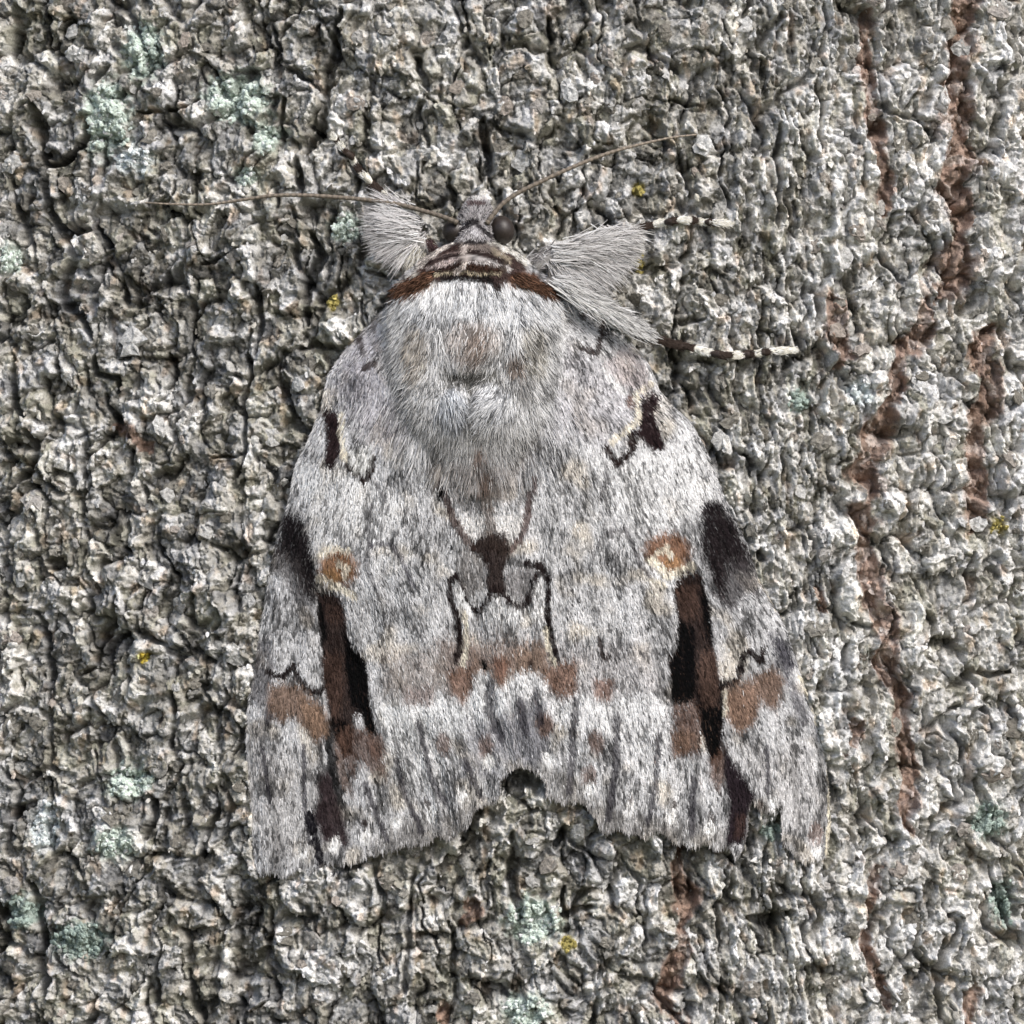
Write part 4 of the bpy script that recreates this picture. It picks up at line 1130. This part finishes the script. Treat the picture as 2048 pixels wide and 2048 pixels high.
# tufts of brown hair on both shoulders, sweeping down and out
for (xa, ya, xb, yb, sgn) in ((792, 586, 866, 556, -1), (1028, 560, 1112, 586, 1)):
    n = 650; t = r.random(n)
    x = xa + (xb - xa) * t + r.normal(0, 4, n); y = ya + (yb - ya) * t + r.normal(0, 6, n)
    dx = sgn * r.uniform(0.4, 1.0, n); dy = r.uniform(0.2, 0.9, n); nn = np.hypot(dx, dy)
    c = jitter_cols(np.tile(np.array([(0.125, 0.068, 0.044)]), (n, 1)), n, seed=70, white=0.0, dark=0.45) * np.exp(r.normal(0, 0.35, (n, 1)))
    fp.append(strands(x, y, body_height(x, y) + 1, dx / nn, dy / nn, r.uniform(10, 19, n), r.uniform(1.2, 2.0, n), r.uniform(2, 6, n), c))
# long hair spilling over the wing bases and the abdomen's ridge
n = 5200
y = r.uniform(800, 960, n); x = x_mid(y) + r.normal(0, 1, n) * np.interp(y, [800, 960], [95, 42])
hb = np.where(np.abs(x - x_mid(y)) < np.interp(y, ST[:, 0], ST[:, 2]), body_height(x, y), np.where(x < x_mid(y), wing_height(x, y, 'L'), wing_height(x, y, 'R')))
dx, dy = flow_thorax(x, y); dx = dx + r.normal(0, 0.15, n); nn = np.hypot(dx, dy)
fp.append(strands(x, y, hb, dx / nn, dy / nn, r.uniform(22, 48, n), r.uniform(1.3, 2.3, n), r.uniform(1, 4, n), jitter_cols(paint(x, y, 0.8, None, seed=81), n, seed=82)))
v, qd, c = merge(fp)
obj("fur", mesh_from("fur", v, qd, colors=c), M_FUR, body, kind="stuff")

# eyes
def eye_mat():
    m = bpy.data.materials.new("compound_eye"); m.use_nodes = True
    nt = m.node_tree; b = nt.nodes["Principled BSDF"]
    b.inputs["Roughness"].default_value = 0.42; b.inputs["Specular IOR Level"].default_value = 0.45
    tc = nt.nodes.new("ShaderNodeTexCoord")
    vo = nt.nodes.new("ShaderNodeTexVoronoi"); vo.inputs["Scale"].default_value = 1 / (2.2 * P)
    nt.links.new(tc.outputs["Object"], vo.inputs["Vector"])
    ra = nt.nodes.new("ShaderNodeValToRGB")
    ra.color_ramp.elements[0].color = (0.040, 0.031, 0.027, 1); ra.color_ramp.elements[1].color = (0.020, 0.015, 0.013, 1)
    nt.links.new(vo.outputs["Distance"], ra.inputs[0]); nt.links.new(ra.outputs[0], b.inputs["Base Color"])
    bp = nt.nodes.new("ShaderNodeBump"); bp.inputs["Strength"].default_value = 0.25; bp.inputs["Distance"].default_value = P; bp.invert = True
    nt.links.new(vo.outputs["Distance"], bp.inputs["Height"]); nt.links.new(bp.outputs[0], b.inputs["Normal"])
    return m
M_EYE = eye_mat()
def eye(cx, cy, hh, rx, ry, rh, tilt):
    a = np.linspace(0, np.pi, 22); b = np.linspace(0, 2 * np.pi, 32, endpoint=False)
    A, B = np.meshgrid(a, b, indexing='ij')
    ex = rx * np.sin(A) * np.cos(B); ey = ry * np.sin(A) * np.sin(B); eh = rh * np.cos(A)
    c, s = math.cos(tilt), math.sin(tilt)
    v = world_pos(cx + ex * c - ey * s, cy + ex * s + ey * c, hh + eh).reshape(-1, 3)
    i = np.arange(21)[:, None] * 32; j = np.arange(32)[None, :]; j2 = (j + 1) % 32
    q = np.stack([i + j, i + 32 + j, i + 32 + j2, i + j2], -1).reshape(-1, 4)
    return obj("eye", mesh_from("eye", v, q), M_EYE, moth)
eye(912, 466, 58, 25, 25, 27, -0.15)
eye(1004, 463, 60, 25, 29, 28, -0.2)

# antennae
def antenna(pts):
    p = resample([(x, y, 0) for x, y in pts], 4)
    n = len(p); t = np.linspace(0, 1, n)
    hgt = np.interp(t, [0, 0.15, 0.6, 1], [88, 74, 52, 30])
    hgt = np.maximum(hgt, bark_top(p[:, 0], p[:, 1], 10) + 5)
    for _ in range(30):
        hgt[1:-1] = np.maximum((hgt[:-2] + hgt[2:]) / 2, hgt[1:-1] * 0 + (hgt[:-2] + 2 * hgt[1:-1] + hgt[2:]) / 4)
    hgt[-8:] = np.linspace(hgt[-8], bark_top(p[-1:, 0], p[-1:, 1], 3)[0] + 1, 8)
    rad = np.interp(t, [0, 0.04, 0.1, 0.55, 1], [5.2, 5.0, 4.6, 3.8, 1.6]) * (1 + 0.10 * np.sin(np.arange(n) * 2.2))
    col = np.array([(0.17, 0.142, 0.112)]) * (1 + 0.35 * np.sin(np.arange(n) * 2.2))[:, None] * np.interp(t, [0, 0.5, 1], [0.8, 1.1, 1.5])[:, None]
    v, q, tr, c = tube(np.column_stack([p[:, :2], hgt]), rad, col, 10)
    a_ = np.arange(len(c)) % 10
    return obj("antenna", mesh_from("antenna", v, q, tr, c), M_ANT, moth)
antenna([(918, 450), (895, 440), (862, 429), (800, 412), (740, 403), (690, 398), (620, 393), (550, 393), (480, 402), (420, 409), (350, 408), (290, 404)])
antenna([(974, 452), (985, 436), (1005, 412), (1035, 390), (1070, 372), (1120, 348), (1180, 322), (1230, 304), (1290, 288), (1340, 277), (1392, 270)])

# legs: jointed tapering tubes with banded feet and hair of their own
DK = (0.050, 0.037, 0.031); WH = (0.82, 0.79, 0.70); FW = (0.66, 0.64, 0.60)
def leg(name_label, upper, up_rad, foot, bands, foot_r, hairs):
    """upper: joints of femur and tibia (px,py,h); foot: path of the tarsus; bands: (t, colour) along the foot"""
    up = resample(upper, 4)
    ft = resample([(x, y, 0) for x, y in foot], 3)
    hf = bark_top(ft[:, 0], ft[:, 1], 7) + foot_r * 0.8
    for _ in range(8):
        hf[1:-1] = np.maximum(hf[1:-1], (hf[:-2] + hf[2:]) / 2)
    k = np.linspace(0, 1, len(hf)); hf = np.where(k < 0.25, np.maximum(hf, up[-1, 2] * (1 - k / 0.25) + hf * (k / 0.25)), hf)
    ft[:, 2] = hf
    p = np.vstack([up, ft[1:]])
    nu = len(up)
    rad_u = np.interp(np.linspace(0, 1, nu), np.linspace(0, 1, len(up_rad)), up_rad)
    tf = np.linspace(0, 1, len(ft))[1:]
    segw = np.array([b[0] for b in bands])
    cid = np.clip(np.searchsorted(segw, tf, side='right') - 1, 0, len(bands) - 1)
    cf = np.array([bands[i_][1] for i_ in cid])
    ph = np.array([(t_ - segw[i_]) / ((segw[i_ + 1] if i_ + 1 < len(segw) else 1.0) - segw[i_] + 1e-6) for t_, i_ in zip(tf, cid)])
    rad_f = foot_r * (0.80 + 0.35 * np.sin(np.pi * np.clip(ph, 0, 1))) * (1 - 0.25 * tf)
    cu = np.tile(np.array([(0.30, 0.285, 0.27)]), (nu, 1))
    v, q, tr, c = tube(p, np.r_[rad_u, rad_f], np.vstack([cu, cf]), 12)
    o = obj("leg", mesh_from("leg", v, q, tr, c), M_ANT, moth, label=name_label)
    # short scales along the foot
    n = 26 * len(tf)
    ii_ = r.integers(0, len(tf), n)
    base = ft[1:][ii_]; tg = np.gradient(ft[1:, :2], axis=0)[ii_]; tg /= np.linalg.norm(tg, axis=1)[:, None] + 1e-9
    off = r.uniform(-1, 1, n) * rad_f[ii_]
    hx = base[:, 0] - tg[:, 1] * off; hy = base[:, 1] + tg[:, 0] * off
    hhh = base[:, 2] + np.sqrt(np.clip(rad_f[ii_] ** 2 - off ** 2, 0, None))
    a = r.normal(0, 0.25, n)
    dx = tg[:, 0] * np.cos(a) - tg[:, 1] * np.sin(a); dy = tg[:, 0] * np.sin(a) + tg[:, 1] * np.cos(a)
    parts = [strands(hx, hy, hhh, dx, dy, r.uniform(6, 12, n), r.uniform(1.5, 2.8, n), r.uniform(0, 2, n), jitter_cols(cf[ii_], n, seed=90, white=0, dark=0.05), segs=2)]
    parts += hairs
    v, q, c = merge(parts)
    obj("leg_hair", mesh_from("leg_hair", v, q, colors=c), M_FUR, o, kind="stuff")
    return o

def fan(x0, y0, x1, y1, h0, h1, n, dirs, lens, colr, jitter=0.20, wid=(1.2, 2.3), spread=5.0, lift=7, white=0.25, seed=0):
    """hair rooted along a segment, its direction turning from the first to the last angle (degrees, 0 = along +x, 90 = down)"""
    t = r.random(n)
    x = x0 + (x1 - x0) * t + r.normal(0, spread, n); y = y0 + (y1 - y0) * t + r.normal(0, spread, n)
    a = np.radians(np.interp(t, np.linspace(0, 1, len(dirs)), dirs)) + r.normal(0, jitter, n)
    ln = np.interp(t, np.linspace(0, 1, len(lens)), lens) * r.uniform(0.4, 1.12, n)
    c = jitter_cols(np.tile(np.array([colr]), (n, 1)), n, seed=200 + seed, white=white, dark=0.24)
    return strands(x, y, h0 + (h1 - h0) * t + r.uniform(0, 6, n), np.cos(a), np.sin(a), ln, r.uniform(*wid, n), lift * r.uniform(0.3, 1.2, n), c, bend=r.normal(0, 0.08, n))

# left foreleg
leg("furry foreleg with dark banded foot beside the straight antenna",
    [(880, 540, 44), (862, 508, 52), (838, 482, 56), (812, 448, 50), (790, 414, 46)], [14, 11, 12, 13, 9],
    [(790, 414), (773, 394), (750, 373), (726, 347), (711, 330), (702, 313), (690, 302), (683, 291), (668, 273)],
    [(0.0, WH), (0.16, DK), (0.36, WH), (0.48, DK), (0.60, WH), (0.69, DK), (0.80, WH), (0.90, DK), (0.94, WH)], 7.0,
    [fan(838, 482, 792, 418, 58, 50, 3000, [140, 176, 195], [78, 82, 46], (0.56, 0.54, 0.54), seed=1, spread=9),
     fan(826, 466, 800, 428, 66, 60, 1500, [185, 200], [58, 40], (0.70, 0.68, 0.68), seed=2, spread=12),
     fan(838, 484, 846, 500, 56, 50, 900, [125, 108], [52, 46], (0.50, 0.47, 0.40), seed=3, spread=6),
     fan(842, 490, 862, 520, 50, 46, 1500, [118, 100], [50, 42], (0.33, 0.29, 0.23), seed=4, spread=9, white=0.1),
     fan(858, 484, 872, 508, 56, 54, 260, [60, 55], [22, 20], (0.07, 0.045, 0.045), seed=5, spread=4, white=0.0)])
# right foreleg
leg("furry foreleg with white banded foot stretched out beside the eye",
    [(1058, 548, 44), (1086, 528, 56), (1110, 512, 62), (1170, 492, 62), (1236, 470, 54)], [14, 12, 12, 13, 9],
    [(1236, 470), (1270, 461), (1300, 451), (1340, 444), (1370, 441), (1404, 444), (1455, 448)],
    [(0.0, DK), (0.30, WH), (0.42, DK), (0.52, WH), (0.62, DK), (0.70, WH), (0.80, DK), (0.845, WH)], 7.0,
    [fan(1100, 518, 1236, 472, 64, 58, 3600, [48, 22, 12], [120, 96, 44], (0.56, 0.54, 0.53), seed=11, spread=8),
     fan(1110, 512, 1230, 474, 74, 66, 1700, [2, -6, 10], [70, 60, 40], (0.66, 0.64, 0.63), seed=12, spread=9),
     fan(1180, 500, 1240, 478, 60, 56, 1200, [35, 18], [60, 44], (0.74, 0.72, 0.68), seed=13, spread=12),
     fan(1062, 530, 1112, 512, 54, 60, 700, [-20, -35], [28, 26], (0.40, 0.38, 0.38), seed=14, spread=8),
     fan(1100, 520, 1130, 545, 60, 50, 500, [70, 55], [40, 50], (0.17, 0.15, 0.13), seed=15, spread=6, white=0.02)])
# right middle leg
leg("middle leg with white fringed shin lying along the wing edge",
    [(1092, 566, 58), (1118, 572, 66), (1160, 596, 68), (1220, 636, 64), (1296, 676, 48)], [11, 13, 14, 12, 8],
    [(1296, 676), (1340, 687), (1387, 697), (1406, 703), (1439, 711), (1470, 711), (1495, 709), (1520, 706), (1543, 702), (1586, 700)],
    [(0.0, DK), (0.31, WH), (0.44, DK), (0.55, WH), (0.64, DK), (0.72, WH), (0.78, DK), (0.83, WH)], 7.4,
    [fan(1110, 566, 1286, 668, 74, 56, 2600, [30, 32, 26], [58, 60, 26], (0.68, 0.67, 0.65), seed=21, spread=7, jitter=0.10),
     fan(1112, 560, 1270, 652, 70, 58, 1500, [20, 22, 24], [44, 40, 26], (0.52, 0.51, 0.50), seed=22, spread=6),
     fan(1120, 586, 1290, 680, 60, 50, 700, [40, 34, 26], [34, 34, 22], (0.11, 0.095, 0.08), seed=23, spread=3, white=0.0)])  # dark hairs under the shin, its shading put into their colour

# ------------------------------------------------------------------ lichens
def lichen(x, y, rx, ry, c, label, k):
    rr = np.random.default_rng(300 + k)
    n = int(max(18, min(420, rx * ry / 8)))
    V_, Q_, C_ = [], [], []
    T_ = []
    off = 0
    for _ in range(n):
        a = rr.uniform(0, 6.283); d = math.sqrt(rr.random()) * (0.85 + 0.40 * math.sin(3 * a + k) * rr.random())
        cx_, cy_ = x + rx * d * math.cos(a), y + ry * d * math.sin(a)
        if noise(np.array(cx_ / 17), np.array(cy_ / 17), 140 + k) < -0.25 and c < 3:
            continue
        s = rr.uniform(2.2, 6.0) if c < 3 else rr.uniform(2.5, 5)
        m = 9
        th = np.linspace(0, 6.283, m, endpoint=False) + rr.uniform(0, 1)
        rad = s * (1 + rr.normal(0, 0.22, m))
        tx, ty = rr.normal(0, 0.35, 2)
        X = np.concatenate([[cx_], cx_ + 0.62 * rad * np.cos(th), cx_ + rad * np.cos(th)])
        Y = np.concatenate([[cy_], cy_ + 0.62 * rad * np.sin(th), cy_ + rad * np.sin(th)])
        hb = float(np.maximum(bark_at(np.array([cx_]), np.array([cy_]))[0], bark_at(X, Y).mean()))
        dome = np.concatenate([[s * 0.15], np.full(m, s * 0.42), np.full(m, -s * 0.30)]) + rr.normal(0, 0.12 * s, 2 * m + 1)
        Hh = hb + 1.5 + dome + (X - cx_) * tx + (Y - cy_) * ty
        V_.append(world_pos(X, Y, Hh))
        b = np.arange(m); b2 = (b + 1) % m
        T_.append(np.stack([np.zeros(m, int), 1 + b2, 1 + b], -1) + off)
        Q_.append(np.stack([1 + b, 1 + b2, 1 + m + b2, 1 + m + b], -1) + off)
        base = np.array(LCOL[c]) * np.exp(rr.normal(0, 0.22)) * 1.05
        base = base * 0.85 + base.mean() * 0.15
        C_.append(np.clip(base * (1 + rr.normal(0, 0.10, (2 * m + 1, 1))), 0.02, 0.8))
        off += 2 * m + 1
    me = mesh_from("lichen", np.concatenate(V_), np.concatenate(Q_), np.concatenate(T_), np.concatenate(C_))
    nm = "moss_tuft" if "moss" in label else "lichen"
    return obj(nm, me, M_LICHEN, None, label, "moss" if "moss" in label else "lichen", "lichens on the bark")
for k, (x, y, rx, ry, c, lab) in enumerate(LICHENS):
    lichen(x, y, rx, ry, c, lab, k)
